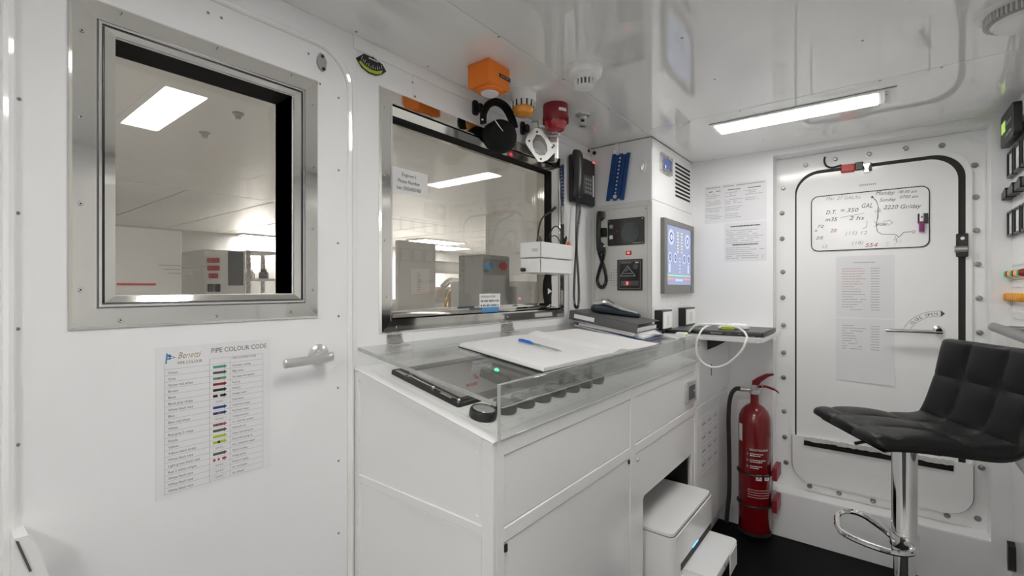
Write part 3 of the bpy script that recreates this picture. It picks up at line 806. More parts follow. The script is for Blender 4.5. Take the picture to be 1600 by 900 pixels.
mb = MB('steel'); c = fpt(FW, 754, 187, .073); mb.ell(c, V((1, 0, 0)), V((0, 0, 1)), V((0, 1, 0)), .004, .004, .004, 8, 6); mb.build('rivet', t)

# cast metal flange hung beside them
c = fpt(FW, 846, 226, .075); N_ = V((-.80, -.58, -.08)).normalized(); R_ = V((.58, -.80, 0)).normalized(); U_ = R_.cross(N_) * -1; U_ = N_.cross(R_) if N_.cross(R_).z > 0 else R_.cross(N_)
FM = Fr(c, R_, U_, N_)
t = thing('pump_housing', tuple(c - V((0, 0, .08))), 'cast aluminium pump flange hanging at the corner of the wide window', 'machine part')
def mm(u, v):
    h = hit(u, v, FM.O, FM.N) - FM.O; return h.dot(FM.R), h.dot(FM.U)
out = [mm(*q) for q in ((838, 200), (846, 203), (853, 212), (862, 226), (868, 233), (867, 239), (856, 250), (847, 254), (841, 253), (833, 242), (824, 229), (821, 222), (824, 212), (832, 204))]
inn = [mm(*q) for q in ((838, 211), (845, 212), (851, 219), (855, 229), (855, 237), (851, 243), (844, 244), (837, 240), (833, 232), (832, 221))]
MB('alu').prism(FM, out, 0, .009, [inn]).build('flange', t)
ib = [((p[0]) * 1.12, p[1] * 1.12) for p in inn]
mb = MB('alu').prism(FM, ib, -.085, -.0005, [[(p[0] * .93, p[1] * .93) for p in ib]]); mb.build('barrel', t)
mb = MB('alu'); mb.fbox(FM, -.030, .075, .035, .075, -.095, -.02, .006); mb.fbox(FM, .030, .070, -.055, .04, -.095, -.025, .006); mb.m('black').fbox(FM, .025, .055, -.06, .005, -.05, -.02, .003); mb.build('bracket', t)
mb = MB('brushed')
for q in ((863, 231), (845, 249), (839, 207), (827, 221)):
    a, b = mm(*q); mb.m('dark').face(FM, circ(a, b, .0045, 10), .0095)
mb.build('bolt_holes', t)
mb = MB('brushed').tube([FM.p(-.01, .075, -.02), FM.p(-.015, .10, -.03), FM.p(-.04, .10, -.04)], .003, 6); mb.build('hanger', t)

# phone number note on the glass
q = [FW.px(*p_, n=-.055) for p_ in ((609, 258), (669, 273), (668, 308), (610, 301))]
t = thing('note', tuple(FW.p(.95, 1.53, -.05)), 'small white paper with a telephone number behind the window frame', 'note')
a0 = min(p[0] for p in q) - .002; a1 = max(p[0] for p in q); b0 = min(p[1] for p in q); b1 = max(p[1] for p in q)
MB('paper').fbox(FW, a0, a1, b0 + .004, b1, -.0585, -.0575).build('sheet', t)
mb = MB('ink'); am = (a0 + a1) / 2
for i, s_ in enumerate(("Engineer's", 'Phone Number', 'Lau: (305)4657483')):
    mb.text(FW, s_, am, b1 - .024 - i * .0215, .0165, -.0568, sx=.88 if i < 2 else .80, align='CENTER')
mb.build('lettering', t)

# release warning card with a blue tab below
t = thing('warning_label', tuple(FW.p(1.32, 1.165)), 'small printed warning card above a blue tab at the window sill', 'label')
a0, b1 = FW.px(750, 459, .016); a1, b0 = FW.px(782, 479, .016)
MB('paper').fbox(FW, a0, a1, b0, b1, .0135, .0145, .0002).build('card', t)
mb = MB('ink'); dz = (b1 - b0) / 3
mb.text(FW, 'CO2 RELEASE ACTIVATION', a0 + .004, b1 - dz * .85, dz * .62, .015, sx=.66)
for r_ in (1, 2):
    a = a0 + .005
    while a < a1 - .012:
        w = random.uniform(.004, .007); mb.rect(FW, a, a + w, b1 - dz * (r_ + .82), b1 - dz * (r_ + .42), .015); a += w + random.choice((.0018, .0018, .006))
mb.build('lettering', t, kind='stuff')
a2, _ = FW.px(754, 480, .016); a3, b2 = FW.px(780, 487, .016)
MB('cyanblue').fbox(FW, a2, a3, b2, b0, .0135, .0142).build('blue_tab', t)

# white tray box with cables and pens
t = thing('storage_box', (1.61, 1.075, 1.307), 'white plastic box holding cables and pens beside the telephone', 'box')
mb = MB('white')
x0, x1, y0, y1, z0, zm, z1 = 1.489, 1.727, 1.030, 1.1325, 1.307, 1.368, 1.430
w_ = .003
for (za, zb, g) in ((z0, zm - .002, .003), (zm, z1, 0)):
    mb = MB('white')
    mb.box(x0 + g, x1 - g, y0 + g, y0 + g + w_, za, zb, .0008); mb.box(x0 + g, x1 - g, y1 - g - w_, y1 - g, za, zb, .0008)
    mb.box(x0 + g, x0 + g + w_, y0 + g, y1 - g, za, zb, .0008); mb.box(x1 - g - w_, x1 - g, y0 + g, y1 - g, za, zb, .0008)
    mb.box(x0 + g, x1 - g, y0 + g, y1 - g, za, za + w_); mb.build('tier', t)
Fb = Fr((x0, 0, 0), (0, -1, 0), ZUP, (-1, 0, 0))
mb = MB('ink').text(Fb, 'TESS', -1.075, 1.392, .0165, .0006, sx=.90, shear=.25); mb.build('lettering', t)
mb = MB('black')
mb.fcyl(Fb, -1.11, 1.322, .008, .0, .016, 12); mb.build('knob', t)
for x_ in (1.650, 1.700):
    MB('rubber').lathe((x_, y1, 1.405), (0, 1, 0), [(.006, 0), (.006, .045), (.012, .052), (.021, .0718)], 18).build('suction_cup', t)
def loose(name, label, cat, pts, r, m='black', group=None, tips=None):
    mb = MB(m); mb.tube(bez(pts, 10), r, 7)
    if tips: mb.m(tips[0]).cyl(pts[-1], V(pts[-1]) + V(tips[1]), r * tips[2], None, 10)
    return mb.build(name, label=label, cat=cat, group=group)
loose('cable', 'black aerial lead arching high out of the white box', 'cable', [(1.53, 1.08, 1.37), (1.545, 1.085, 1.45), (1.58, 1.09, 1.53), (1.66, 1.095, 1.575)], .0035, tips=('black', (.03, .0, .018), 1.9))
loose('cable', 'black cable looping out of the right of the white box', 'cable', [(1.60, 1.08, 1.37), (1.62, 1.08, 1.46), (1.67, 1.085, 1.51), (1.72, 1.085, 1.495), (1.705, 1.08, 1.42), (1.69, 1.08, 1.37)], .003)
loose('cable', 'thin black cable bent over inside the white box', 'cable', [(1.57, 1.07, 1.37), (1.60, 1.07, 1.445), (1.66, 1.075, 1.47), (1.70, 1.075, 1.44), (1.70, 1.075, 1.38)], .0022)
for (p0, p1, r, m, lab) in (((1.545, 1.06, 1.36), (1.515, 1.055, 1.455), .007, 'greydk', 'dark stubby tool leaning left in the white box'), ((1.60, 1.06, 1.36), (1.575, 1.055, 1.462), .008, 'blackmat', 'black tool handle in the middle of the white box'), ((1.675, 1.06, 1.36), (1.715, 1.055, 1.470), .0065, 'black', 'black pliers grip leaning right in the white box'), ((1.70, 1.045, 1.37), (1.716, 1.042, 1.446), .010, 'orange', 'orange cap showing above the white box rim')):
    d = V(p1) - V(p0)
    mb = MB(m); mb.lathe(p0, d, [(r * .7, 0), (r, .012), (r, d.length - .012), (r * .6, d.length)], 10); mb.build('tool_handle', label=lab, cat='tool')
# goggles hanging below
t = thing('goggles', (1.665, 1.10, 1.165), 'black safety goggles hanging under the white box', 'goggles')
c = fpt(FW, 855, 452, .04)
mb = MB('blackmat'); mb.ell(c, V((.8, .6, 0)).normalized(), V((0, 0, 1)), V((-.6, .8, 0)), .021, .068, .020, 16, 12); mb.build('frame', t)
mb = MB('greylt'); mb.prism(Fr(c + V((-.012, -.018, -.008)), (.8, -.6, 0), ZUP, (-.6, -.8, 0)), [(-.006, -.012), (.010, 0), (-.006, .012)], 0, .004); mb.build('clip', t)
mb = MB('blackmat').tube(bez([c + V((0, 0, .06)), c + V((.004, .004, .075)), c + V((.010, .012, .03)), c + V((.008, .015, -.055)), c + V((0, 0, -.066))], 6), .004, 6); mb.build('strap', t)

# wall telephone
t = thing('telephone', tuple(FW.p(2.0, 1.65)), 'black wall telephone with coiled cord beside the window', 'telephone')
a1, _ = FW.px(929, 300, .03); 
mb = MB('black'); mb.fbox(FW, 1.872, 2.078, 1.650, 1.872, .0018, .036, .008); body = mb.build('body', t)
mb = MB('black'); hs = []
hx = 1.845
prof = [(-.108, .030), (-.10, .036), (-.075, .036), (-.05, .025), (.05, .025), (.075, .036), (.10, .036), (.108, .030)]
vs = []; fs = []
for i, (dz, rw) in enumerate([(-.108, .006), (-.104, .022), (-.09, .029), (-.065, .029), (-.035, .025), (0, .024), (.035, .025), (.065, .029), (.09, .029), (.104, .022), (.108, .006)]):
    nn = .066 + .010 * math.cos(dz / .11 * PI / 2)
    for k in range(14):
        an = 2 * PI * k / 14; vs.append(FW.p(hx + rw * 1.15 * math.cos(an), 1.766 + dz, nn + .020 * math.sin(an) * (rw / .029)))
for i in range(10):
    for k in range(14): fs.append((i * 14 + k, i * 14 + (k + 1) % 14, (i + 1) * 14 + (k + 1) % 14, (i + 1) * 14 + k))
mb.add(vs, fs); mb.build('handset', t)
mb = MB('greydk').fbox(FW, 1.955, 2.062, 1.70, 1.79, .036, .038); mb.build('keypad', body)
for i in range(3):
    for j in range(4): MB('greymd').fbox(FW, 1.972 + i * .022, 1.984 + i * .022, 1.705 + j * .02, 1.716 + j * .02, .038, .0405, .001).build('key', body)
MB('paper').fbox(FW, 2.045, 2.057, 1.695, 1.80, .0383, .0388).build('label_strip', body)
MB('ledred').fbox(FW, 2.048, 2.066, 1.862, 1.868, .0365, .0385).build('ring_lamp', body)
cp = bez([FW.p(1.850, 1.658, .066), FW.p(1.882, 1.60, .060), FW.p(1.870, 1.50, .055), FW.p(1.858, 1.35, .050), FW.p(1.850, 1.22, .048), FW.p(1.858, 1.172, .047), FW.p(1.879, 1.160, .047), FW.p(1.895, 1.185, .047), FW.p(1.895, 1.30, .045), FW.p(1.893, 1.45, .036), FW.p(1.903, 1.58, .032), FW.p(1.920, 1.655, .025)], 44)
def coil(mb, path, r, pitch, wire, per=7):
    pts = []; ph = 0.0; u = None
    for i in range(len(path) - 1):
        t_ = (path[i + 1] - path[i]); L_ = t_.length; t_.normalize()
        if u is None: u = t_.orthogonal().normalized()
        u = (u - t_ * u.dot(t_)).normalized(); w = t_.cross(u)
        steps = max(1, int(round(L_ / pitch * per)))
        for k in range(steps):
            pts.append(path[i] + t_ * (L_ * k / steps) + (u * math.cos(ph) + w * math.sin(ph)) * r); ph += 2 * PI / pitch * (L_ / steps)
    mb.tube(pts, wire, 5)
mb = MB('black'); coil(mb, cp, .0055, .0065, .0018); mb.build('coiled_cord', t)

# ================================================================== EQUIPMENT LOCKER
lk = thing('equipment_locker', (2.39, .99, 1.02), 'white corner locker with alarm panels and a monitor', 'locker')
MB('wall').box(XL + .006, XH - .001, YL + .006, YW - .002, 1.036, ZC - .001).build('body', lk)
MB('wall').fbox(FL1, -YW + .003, -YL, 1.658, ZC - .002, -.006, 0, .001).build('side_panel', lk)
# lower side: cream frame with a recessed door
MB('cream').prism(FL1, re(-YW + .003, -YL, 1.036, 1.654), -.006, 0, [re(-1.126, -.850, 1.05, 1.634)]).build('side_frame', lk)
MB('cream').fbox(FL1, -1.1245, -.8515, 1.0515, 1.6325, -.006, -.0012, .001).build('side_door', lk)
MB('gloss').fbox(FL2, XL + .0005, XH - .001, 1.664, ZC - .002, -.006, 0, .001).build('front_panel', lk)
MB('gloss').fbox(FL2, XL + .0005, XH - .001, 1.036, 1.661, -.006, 0, .001).build('front_panel', lk)
screws(lk, FL1, [(-.860, 1.62), (-1.115, 1.62), (-.860, 1.07)], -.001, .003, 'greymd', h=.001)
mb = MB('dark'); mb.fcyl(FL1, -1.125, 1.925, .009, 0, .004, 14); mb.fcyl(FW, 2.065, 1.932, .009, .004, .007, 14); mb.build('cable_bush', lk)
a, b = FL1.px(984, 443)
# perforations beside the handset cord
mb = MB('dark')
for i in range(7):
    for j in range(7):
        if abs(i - 3) + abs(j - 3) < 5:
            mb.face(FL1, circ(-1.045 + i * .0125, 1.262 + j * .0125, .0022, 8), -.0006)
mb.build('perforation', lk)
# vent slots
vp = MB('dark')
va0, vb0 = FL2.px(1055, 256); va1, vb1 = FL2.px(1078, 318)
for i in range(9):
    zc = 1.892 - i * (1.892 - 1.728) / 8
    MB('blackmat').prism(FL2, rr(va0, va1, zc - .0055, zc + .0055, .005, 3), .0002, .0008).build('vent_slot', lk)
# thermostat-like display
q0 = FL2.px(1031, 238); q1 = FL2.px(1047.5, 272)
t = thing('wall_thermostat', tuple(FL2.p(2.27, 1.81)), 'small metal framed display high on the locker', 'thermostat')
MB('brushed').prism(FL2, rr(q0[0], q1[0], 1.810, 1.900, .006, 3), 0, .012, [re(q0[0] + .022, q1[0] - .022, 1.828, 1.882)]).build('frame', t)
mb = MB('screendk').fbox(FL2, q0[0] + .022, q1[0] - .022, 1.828, 1.882, 0, .007); mb.m('screenpale').rect(FL2, q0[0] + .05, q0[0] + .065, 1.835, 1.85, .0074); mb.build('display', t)
# monitor
s0 = FL2.px(1032, 342); s1 = FL2.px(1078.5, 354)
x0, x1, z0, z1 = 2.209, 2.656, 1.222, 1.588
t = thing('monitor', tuple(FL2.p(2.43, z0)), 'grey framed engine monitoring screen on the locker front', 'monitor')
MB('bezel').prism(FL2, re(x0, x1, z0, z1), 0, .020, [re(x0 + .04, x1 - .034, z0 + .045, z1 - .026)]).build('bezel', t)
A0, A1, B0, B1 = x0 + .04, x1 - .034, z0 + .045, z1 - .026
MB('screenblue').fbox(FL2, A0, A1, B0, B1, .001, .014).build('screen', t)
n_ = .0145; W_ = A1 - A0; H_ = B1 - B0
def sxy(f, g): return A0 + f * W_, B0 + g * H_
mb = MB('screenpale')
for (f, g, r) in ((.18, .80, .034), (.84, .78, .034)):
    a, b = sxy(f, g); mb.m('screenpale').face(FL2, circ(a, b, r * 1.15, 20), n_); mb.m('screendk').face(FL2, circ(a, b, r * .7, 18), n_ + .0003); mb.m('screenpale').face(FL2, circ(a, b, r * .45, 18), n_ + .0006)
for i in range(4):
    a, b = sxy((.14, .34, .70, .90)[i], .46); mb.m('screenpale').face(FL2, circ(a, b, .026, 16), n_); mb.m('screendk').face(FL2, circ(a, b, .017, 14), n_ + .0003); mb.m('screenblue').face(FL2, circ(a, b, .010, 12), n_ + .0006)
for f in (.12, .88):
    a, b = sxy(f, .28); mb.m('screenpale').rect(FL2, a - .012, a + .012, b - .022, b + .022, n_)
for j in range(7):
    for f in (.44, .60):
        a, b = sxy(f, .90 - j * .055); mb.m('screenyel').rect(FL2, a - .010, a + .010, b - .004, b + .004, n_)
for j in range(5):
    a, b = sxy(.52, .46 - j * .06); mb.m('screenpale').rect(FL2, a - .012, a + .012, b - .003, b + .003, n_)
a0, b = sxy(.02, .155); a1, _ = sxy(.98, .155); mb.m('screengrn').rect(FL2, a0, a1, b - .003, b + .003, n_)
a0, b = sxy(.02, .10); a1, _ = sxy(.30, .1); mb.m('screenred').rect(FL2, a0, a1, b - .004, b + .004, n_)
a0, b = sxy(.68, .10); a1, _ = sxy(.98, .1); mb.m('screenred').rect(FL2, a0, a1, b - .004, b + .004, n_)
a0, b = sxy(.34, .08); a1, _ = sxy(.64, .1); mb.m('screenpale').rect(FL2, a0, a1, b - .006, b + .006, n_)
mb.build('readout', t)
mb = MB('dark').fcyl(FL2, x1 - .045, z0 + .022, .012, .02, .0215, 16); mb.m('paper').rect(FL2, x1 - .049, x1 - .041, z0 + .014, z0 + .030, .0219); mb.build('badge', t)
# engraved mimic under the monitor
mb = MB('inkpale')
for (u0, v0, u1, v1) in ((1042, 465, 1050, 478), (1054, 463, 1058, 470), (1062, 462, 1070, 473)):
    c0 = FL2.px(u0, v0); c1 = FL2.px(u1, v1)
    mb.line(FL2, [(c0[0], c0[1]), (c1[0], c0[1]), (c1[0], c1[1]), (c0[0], c1[1]), (c0[0], c0[1])], .0015, .0006)
mb.build('engraved_mark', lk)
# two black framed switches
for (u0, u1, lab) in ((1032.5, 1048, 'left black framed white rocker switch below the monitor'), (1069, 1084, 'right black framed white rocker switch below the monitor')):
    a0, _ = FL2.px(u0, 500, .03); a1, _ = FL2.px(u1, 500, .03); b0, b1 = 1.052, 1.146
    t = thing('wall_switch', tuple(FL2.p((a0 + a1) / 2, b0)), lab, 'switch', 'switches below the monitor')
    MB('black').prism(FL2, re(a0, a1, b0, b1), 0, .036).build('box', t)
    MB('white').fbox(FL2, a0 + .008, a1 - .008, b0 + .008, b1 - .008, .036, .040, .001).build('plate', t)
    MB('paper2').fbox(FL2, (a0 + a1) / 2 - .014, (a0 + a1) / 2 + .014, b0 + .022, b1 - .022, .040, .044, .002).build('rocker', t)
# white coat hooks and the blue tool set
def white_hook(a, b, lab):
    t = thing('adhesive_hook', tuple(FL1.p(a, b - .03)), lab, 'hook', 'white hooks on the locker side')
    MB('white').prism(FL1, circ(a, b, .014, 18, .030), 0, .006).build('back_plate', t)
    MB('white').tube(bez([FL1.p(a, b + .004, .005), FL1.p(a, b - .014, .012), FL1.p(a, b - .020, .022), FL1.p(a, b - .008, .026)], 5), .005, 8).build('hook', t)
white_hook(-1.005, 1.920, 'white plastic hook carrying the blue tool strips')
white_hook(-.871, 1.820, 'empty white plastic hook near the locker corner')
bq = [FL1.px(*q_, n=.02) for q_ in ((956, 241), (984, 238), (974, 312), (946, 314))]
t = thing('trim_tool_set', tuple(FL1.p(-1.0, 1.67, .02)), 'bundle of dark blue plastic strips hanging from a white hook', 'tool')
for i in range(5):
    f0, f1 = i / 5 + .012, (i + 1) / 5 - .012
    tl = (bq[0][0] + (bq[1][0] - bq[0][0]) * f0, bq[0][1] + (bq[1][1] - bq[0][1]) * f0 - .006 * (i % 2)); tr_ = (bq[0][0] + (bq[1][0] - bq[0][0]) * f1, bq[0][1] + (bq[1][1] - bq[0][1]) * f1 - .006 * (i % 2))
    bl = (bq[3][0] + (bq[2][0] - bq[3][0]) * f0, bq[3][1] + (bq[2][1] - bq[3][1]) * f0 + .008 * (i % 2)); br2 = (bq[3][0] + (bq[2][0] - bq[3][0]) * f1, bq[3][1] + (bq[2][1] - bq[3][1]) * f1 + .008 * (i % 2))
    MB('blue').prism(FL1, [bl, br2, tr_, tl], .010 + .002 * (i % 2), .018 + .002 * (i % 2)).build('strip', t)
c_t = ((bq[0][0] + bq[1][0]) / 2 , (bq[0][1] + bq[1][1]) / 2); c_b = ((bq[2][0] + bq[3][0]) / 2, (bq[2][1] + bq[3][1]) / 2)
MB('blue').prism(FL1, [(c_b[0] - .03, c_b[1] + .03), (c_b[0] + .03, c_b[1] + .03), (c_t[0] + .03, c_t[1] - .03), (c_t[0] - .03, c_t[1] - .03)], .004, .0105).build('back_web', t)
for i in range(11):
    f = .10 + i * .082; a = c_t[0] + (c_b[0] - c_t[0]) * f; b = c_t[1] + (c_b[1] - c_t[1]) * f
    r = .010 if i == 10 else .0045
    mb = MB('paper2').prism(FL1, circ(a, b, r, 10), .0195, .0205)
    mb.build('hole_mark', t)
# talkback panel with handset
q0 = FL1.px(952, 345); q1 = FL1.px(1006.5, 384)
a0, a1, b0, b1 = -1.050, -.865, 1.455, 1.583
t = thing('talkback_panel', tuple(FL1.p(-.96, b0)), 'black intercom panel with round speaker on the locker side', 'intercom')
MB('black').prism(FL1, rr(a0, a1, b0, b1, .006, 3), 0, .006).build('plate', t)
mb = MB('tealdk').fcyl(FL1, -.932, 1.513, .048, .006, .008, 32); mb.build('speaker_disc', t)
for i in range(9):
    z = 1.513 - .036 + i * .009; w = math.sqrt(max(.044 ** 2 - (z - 1.513) ** 2, 0))
    MB('black').fbox(FL1, -.932 - w, -.932 + w, z - .0014, z + .0014, .008, .0092).build('speaker_slot', t)
mb = MB('greymd').fcyl(FL1, -1.030, 1.548, .010, .006, .009, 14); mb.m('paper').rect(FL1, -1.040, -1.022, 1.488, 1.506, .0066); mb.m('redbody').rect(FL1, -1.006, -.996, 1.518, 1.530, .0066); mb.build('control_mark', t)
screws(t, FL1, [(-.873, 1.575), (-.873, 1.463), (-1.042, 1.575)], .006, .003, 'silver', h=.001)
mb = MB('inkpale'); mb.rect(FL1, -.92, -.88, 1.461, 1.464, .0063); mb.build('printed_mark', t)
t = thing('intercom_handset', tuple(FL1.p(-1.075, 1.25)), 'black handset with looped cord hung on the locker side', 'handset')
vs = []; fs = []
HZ = [(.104, .010), (.098, .020), (.082, .024), (.066, .022), (.05, .0125), (0, .0115), (-.045, .0125), (-.062, .022), (-.08, .024), (-.096, .020), (-.102, .008)]
for (dz, rw) in HZ:
    nn = .030 + .012 * (1 - (dz / .1) ** 2)
    big = rw > .018
    for k in range(14):
        an = 2 * PI * k / 14; vs.append(FL1.p(-1.082 + (.010 if big else 0) + rw * math.cos(an), 1.522 + dz, nn + (.016 if big else .010) * math.sin(an)))
for i in range(len(HZ) - 1):
    for k in range(14): fs.append((i * 14 + k, i * 14 + (k + 1) % 14, (i + 1) * 14 + (k + 1) % 14, (i + 1) * 14 + k))
fs += [tuple(range(14)), tuple((len(HZ) - 1) * 14 + k for k in reversed(range(14)))]
MB('black').add(vs, fs).build('grip', t)
mb = MB('black').fbox(FL1, -1.10, -1.055, 1.50, 1.545, 0, .022, .003); mb.build('cradle', t)
mb = MB('chrome'); mb.ell(FL1.p(-1.048, 1.452, .046), V((0, 1, 0)), V((0, 0, 1)), V((1, 0, 0)), .006, .006, .003, 10, 6); mb.build('rivet', t)
cp = bez([FL1.p(-1.085, 1.425, .03), FL1.p(-1.075, 1.39, .025), FL1.p(-1.056, 1.335, .022), FL1.p(-1.050, 1.285, .022), FL1.p(-1.067, 1.254, .022), FL1.p(-1.090, 1.262, .02), FL1.p(-1.100, 1.295, .018), FL1.p(-1.088, 1.345, .014), FL1.p(-1.072, 1.40, .010), FL1.p(-1.068, 1.44, .006)], 20)
mb = MB('black'); coil(mb, cp, .0075, .0058, .0022, 7); mb.build('coiled_cord', t)
# red lamp button, alarm panel
t = thing('indicator_lamp', tuple(FL1.p(-.942, 1.408)), 'small lit red square lamp between the two black panels', 'lamp')
MB('redbody').fbox(FL1, -.956, -.929, 1.408, 1.427, -.001, .004, .001).build('bezel', t)
MB('ledred').fcyl(FL1, -.9425, 1.4175, .0062, .004, .007, 14).build('lens', t)
a0, a1, b0, b1 = -.999, -.874, 1.239, 1.386
t = thing('alarm_display', tuple(FL1.p(-.936, b0)), 'square black alarm panel with a triangle sign on the locker', 'alarm panel')
MB('black').fbox(FL1, a0, a1, b0, b1, -.001, .008, .0015).build('plate', t)
mb = MB('inkpale'); n_ = .0086
mb.line(FL1, [(a0 + .01, b0 + .008), (a1 - .008, b0 + .008), (a1 - .008, b1 - .008), (a0 + .01, b1 - .008), (a0 + .01, b0 + .008)], .0016, n_)
ac = (a0 + a1) / 2 - .008
mb.line(FL1, [(ac - .038, b0 + .068), (ac + .038, b0 + .068), (ac + .0, b0 + .115), (ac - .038, b0 + .068)], .003, n_)
mb.line(FL1, [(ac - .022, b0 + .080), (ac + .022, b0 + .080)], .0025, n_); mb.line(FL1, [(ac - .010, b0 + .090), (ac + .006, b0 + .104)], .0025, n_)
mb.m('greydk').prism(FL1, circ(a1 - .030, b1 - .035, .013, 18), .008, .0095)
mb.m('inkpale')
for i in range(6): mb.rect(FL1, a0 + .02 + i * .009, a0 + .026 + i * .009, b1 - .018, b1 - .014, n_)
mb.m('paper').rect(FL1, a1 - .034, a1 - .016, b1 - .019, b1 - .013, n_)
mb.build('marking', t)
w = MB('greydk').fbox(FL1, a0 + .020, a1 - .016, b0 + .022, b0 + .045, .008, .0095, .0006).build('window', t)
mb = MB('ledred').rect(FL1, -.951, -.941, b0 + .026, b0 + .041, .0100); mb.m('inkred').rect(FL1, -.935, -.928, b0 + .028, b0 + .039, .0100); mb.build('red_digits', w)

# ================================================================== NOTICES
def scribble_lines(mb, F, a0, a1, b, n, h, dens=.75, gap=.012):
    """row of tiny unreadable words"""
    a = a0
    while a < a1:
        w = random.uniform(.006, .018)
        if random.random() < dens: mb.rect(F, a, min(a + w, a1), b, b + h, n)
        a += w + gap * .3
a0, a1, b0, b1 = -.764, -.458, 1.602, 1.807
t = thing('notice', tuple(FH.p(-.61, b0)), 'wide laminated notice in three columns on the end wall', 'notice', 'notices on the end wall')
MB('paper2').fbox(FH, a0, a1, b0, b1, .0003, .0012).build('sheet', t)
mb = MB('inkpale')
scribble_lines(mb, FH, a0 + .01, a1 - .01, b1 - .014, .0014, .006, .95, .006)
for c in range(3):
    ca = a0 + .008 + c * .098
    mb.m('ink'); scribble_lines(mb, FH, ca + .015, ca + .075, b1 - .034, .0014, .004, .9, .004)
    mb.m('inkpale')
    for r in range(15 if c < 2 else 6):
        if r % 4 == 3: continue
        scribble_lines(mb, FH, ca, ca + random.uniform(.05, .088), b1 - .048 - r * .0095, .0014, .003, .9, .006)
mb.build('lettering', t, kind='stuff')
a0, a1, b0, b1 = -.661, -.458, 1.390, 1.596
t = thing('notice', tuple(FH.p(-.56, b0)), 'square laminated notice with centred headings on the end wall', 'notice', 'notices on the end wall')
MB('paper2').fbox(FH, a0, a1, b0, b1, .0003, .0012).build('sheet', t)
mb = MB('ink'); scribble_lines(mb, FH, a0 + .03, a1 - .03, b1 - .022, .0014, .006, 1, .004); scribble_lines(mb, FH, a0 + .04, a1 - .04, b0 + .086, .0014, .006, 1, .004)
mb.m('inkpale')
for r in range(7): scribble_lines(mb, FH, a0 + .01, a1 - random.uniform(.01, .08), b1 - .042 - r * .011, .0014, .003, .9, .006)
for r in range(6): scribble_lines(mb, FH, a0 + .01, a1 - random.uniform(.01, .08), b0 + .072 - r * .011, .0014, .003, .9, .006)
mb.build('lettering', t, kind='stuff')

# ================================================================== ON THE HATCH
FX = FR.off(.022)
c = [FX.px(*q) for q in ((1268, 350), (1452, 350), (1360, 296), (1360, 389))]
a0, a1 = c[0][0], c[1][0]; b0, b1 = 1.433, 1.703
t = thing('whiteboard', tuple(FX.p((a0 + a1) / 2, b0)), 'whiteboard with handwriting and black rim on the hatch', 'whiteboard')
MB('gloss').prism(FX, rr(a0, a1, b0, b1, .03, 8), .0002, .003).build('board', t)
MB('black').prism(FX, rr(a0 - .002, a1 + .002, b0 - .002, b1 + .002, .032, 8), .0002, .0042, [rr(a0 + .002, a1 - .002, b0 + .002, b1 - .002, .028, 8)]).build('rim', t)
def wb(u, v): return FX.px(u, v, .0036)
mb = MB('ink'); nn = .0036
def note(s_, u0, u1, v, h, m='ink', shear=.25, dv=0.0):
    a, b = wb(u0, v); a2, b2 = wb(u1, v + dv); k = wb(u0, v - h); size = (k[1] - b) * 1.25
    wd = glyphs(s_)[2] * size
    mb.m(m); mb.text(FX, s_, a, b, size, nn, sx=(a2 - a) / wd, shear=shear, rot=math.atan2(b2 - b, a2 - a) * .5)
note('Mar. 27 GAL/hs', 1290, 1344, 313, 6, 'inkpale')
note('Monday', 1368, 1397, 305, 7); note('08.00 am', 1403, 1432, 302, 5)
note('Sunday', 1374, 1399, 315, 6); note('0700 am', 1405, 1434, 310, 5)
note('D.T.', 1290, 1306, 335, 7); note('= 350', 1312, 1340, 332, 7); note('GAL', 1345, 1363, 325, 8)
note('m35', 1289, 1307, 346, 7); note('2 hs', 1326, 1349, 344, 7)
note('2220 Gr/day', 1380, 1438, 327, 7)
note('ok', 1366, 1377, 332, 7, 'inkpale')
note('72', 1276, 1286, 356, 5); note('x', 1272, 1277, 362, 5, 'inkred'); note('20', 1297, 1306, 363, 6, 'inkred')
note('25', 1274, 1285, 374, 5); note('12', 1283, 1292, 388, 6, 'inkpale')
note('(15) 12', 1320, 1354, 367, 6, 'inkpale'); note('(18)', 1330, 1348, 382, 6, 'inkpale')
note('554', 1351, 1370, 386, 7, 'inkred'); note('Water', 1368, 1386, 353, 6)
mb.m('ink')
def stroke(P_, w=.0022, m='ink'):
    mb.m(m); mb.line(FX, [wb(*p_) for p_ in P_], w, nn)
stroke([(1363, 308), (1369, 313), (1372, 322), (1371, 340), (1369, 352), (1371, 362), (1378, 366), (1390, 366), (1401, 367), (1404, 371), (1411, 364), (1412, 363), (1424, 362)])
stroke([(1364, 309), (1370, 315), (1373, 326), (1372, 342)], .0016)
stroke([(1313, 340), (1350, 333)], .0014); stroke([(1355, 345), (1354, 355), (1348, 357)], .0016)
stroke([(1380, 347), (1390, 344), (1395, 348), (1388, 352), (1380, 350)], .0014)
stroke([(1366, 346), (1372, 352), (1366, 354)], .0014)
stroke([(1425, 362), (1427, 360), (1430, 361), (1429, 364), (1426, 364), (1425, 362)], .0016)
stroke([(1384, 380), (1388, 379), (1387, 384), (1384, 384)], .0012, 'inkpale'); stroke([(1396, 384), (1404, 376)], .0012, 'inkpale'); stroke([(1406, 380), (1408, 374)], .0012, 'inkpale'); stroke([(1397, 374), (1400, 369)], .0014); stroke([(1398, 376), (1402, 372), (1400, 378)], .0014)
a, b = wb(1363, 308); mb.m('ink').face(FX, circ(a, b, .005, 10), nn)
mb.build('handwriting', t, kind='stuff')
a0, b0 = FX.px(1434, 350, .01); a1, b1 = FX.px(1450, 333, .01)
t = thing('pen_holder', tuple(FX.p(a0, b0)), 'black magnetic pen holder at the right edge of the whiteboard', 'pen holder')
MB('black').fbox(FX, a0, a0 + .010, b0 + .002, b1, .0043, .014, .001).build('clip', t)
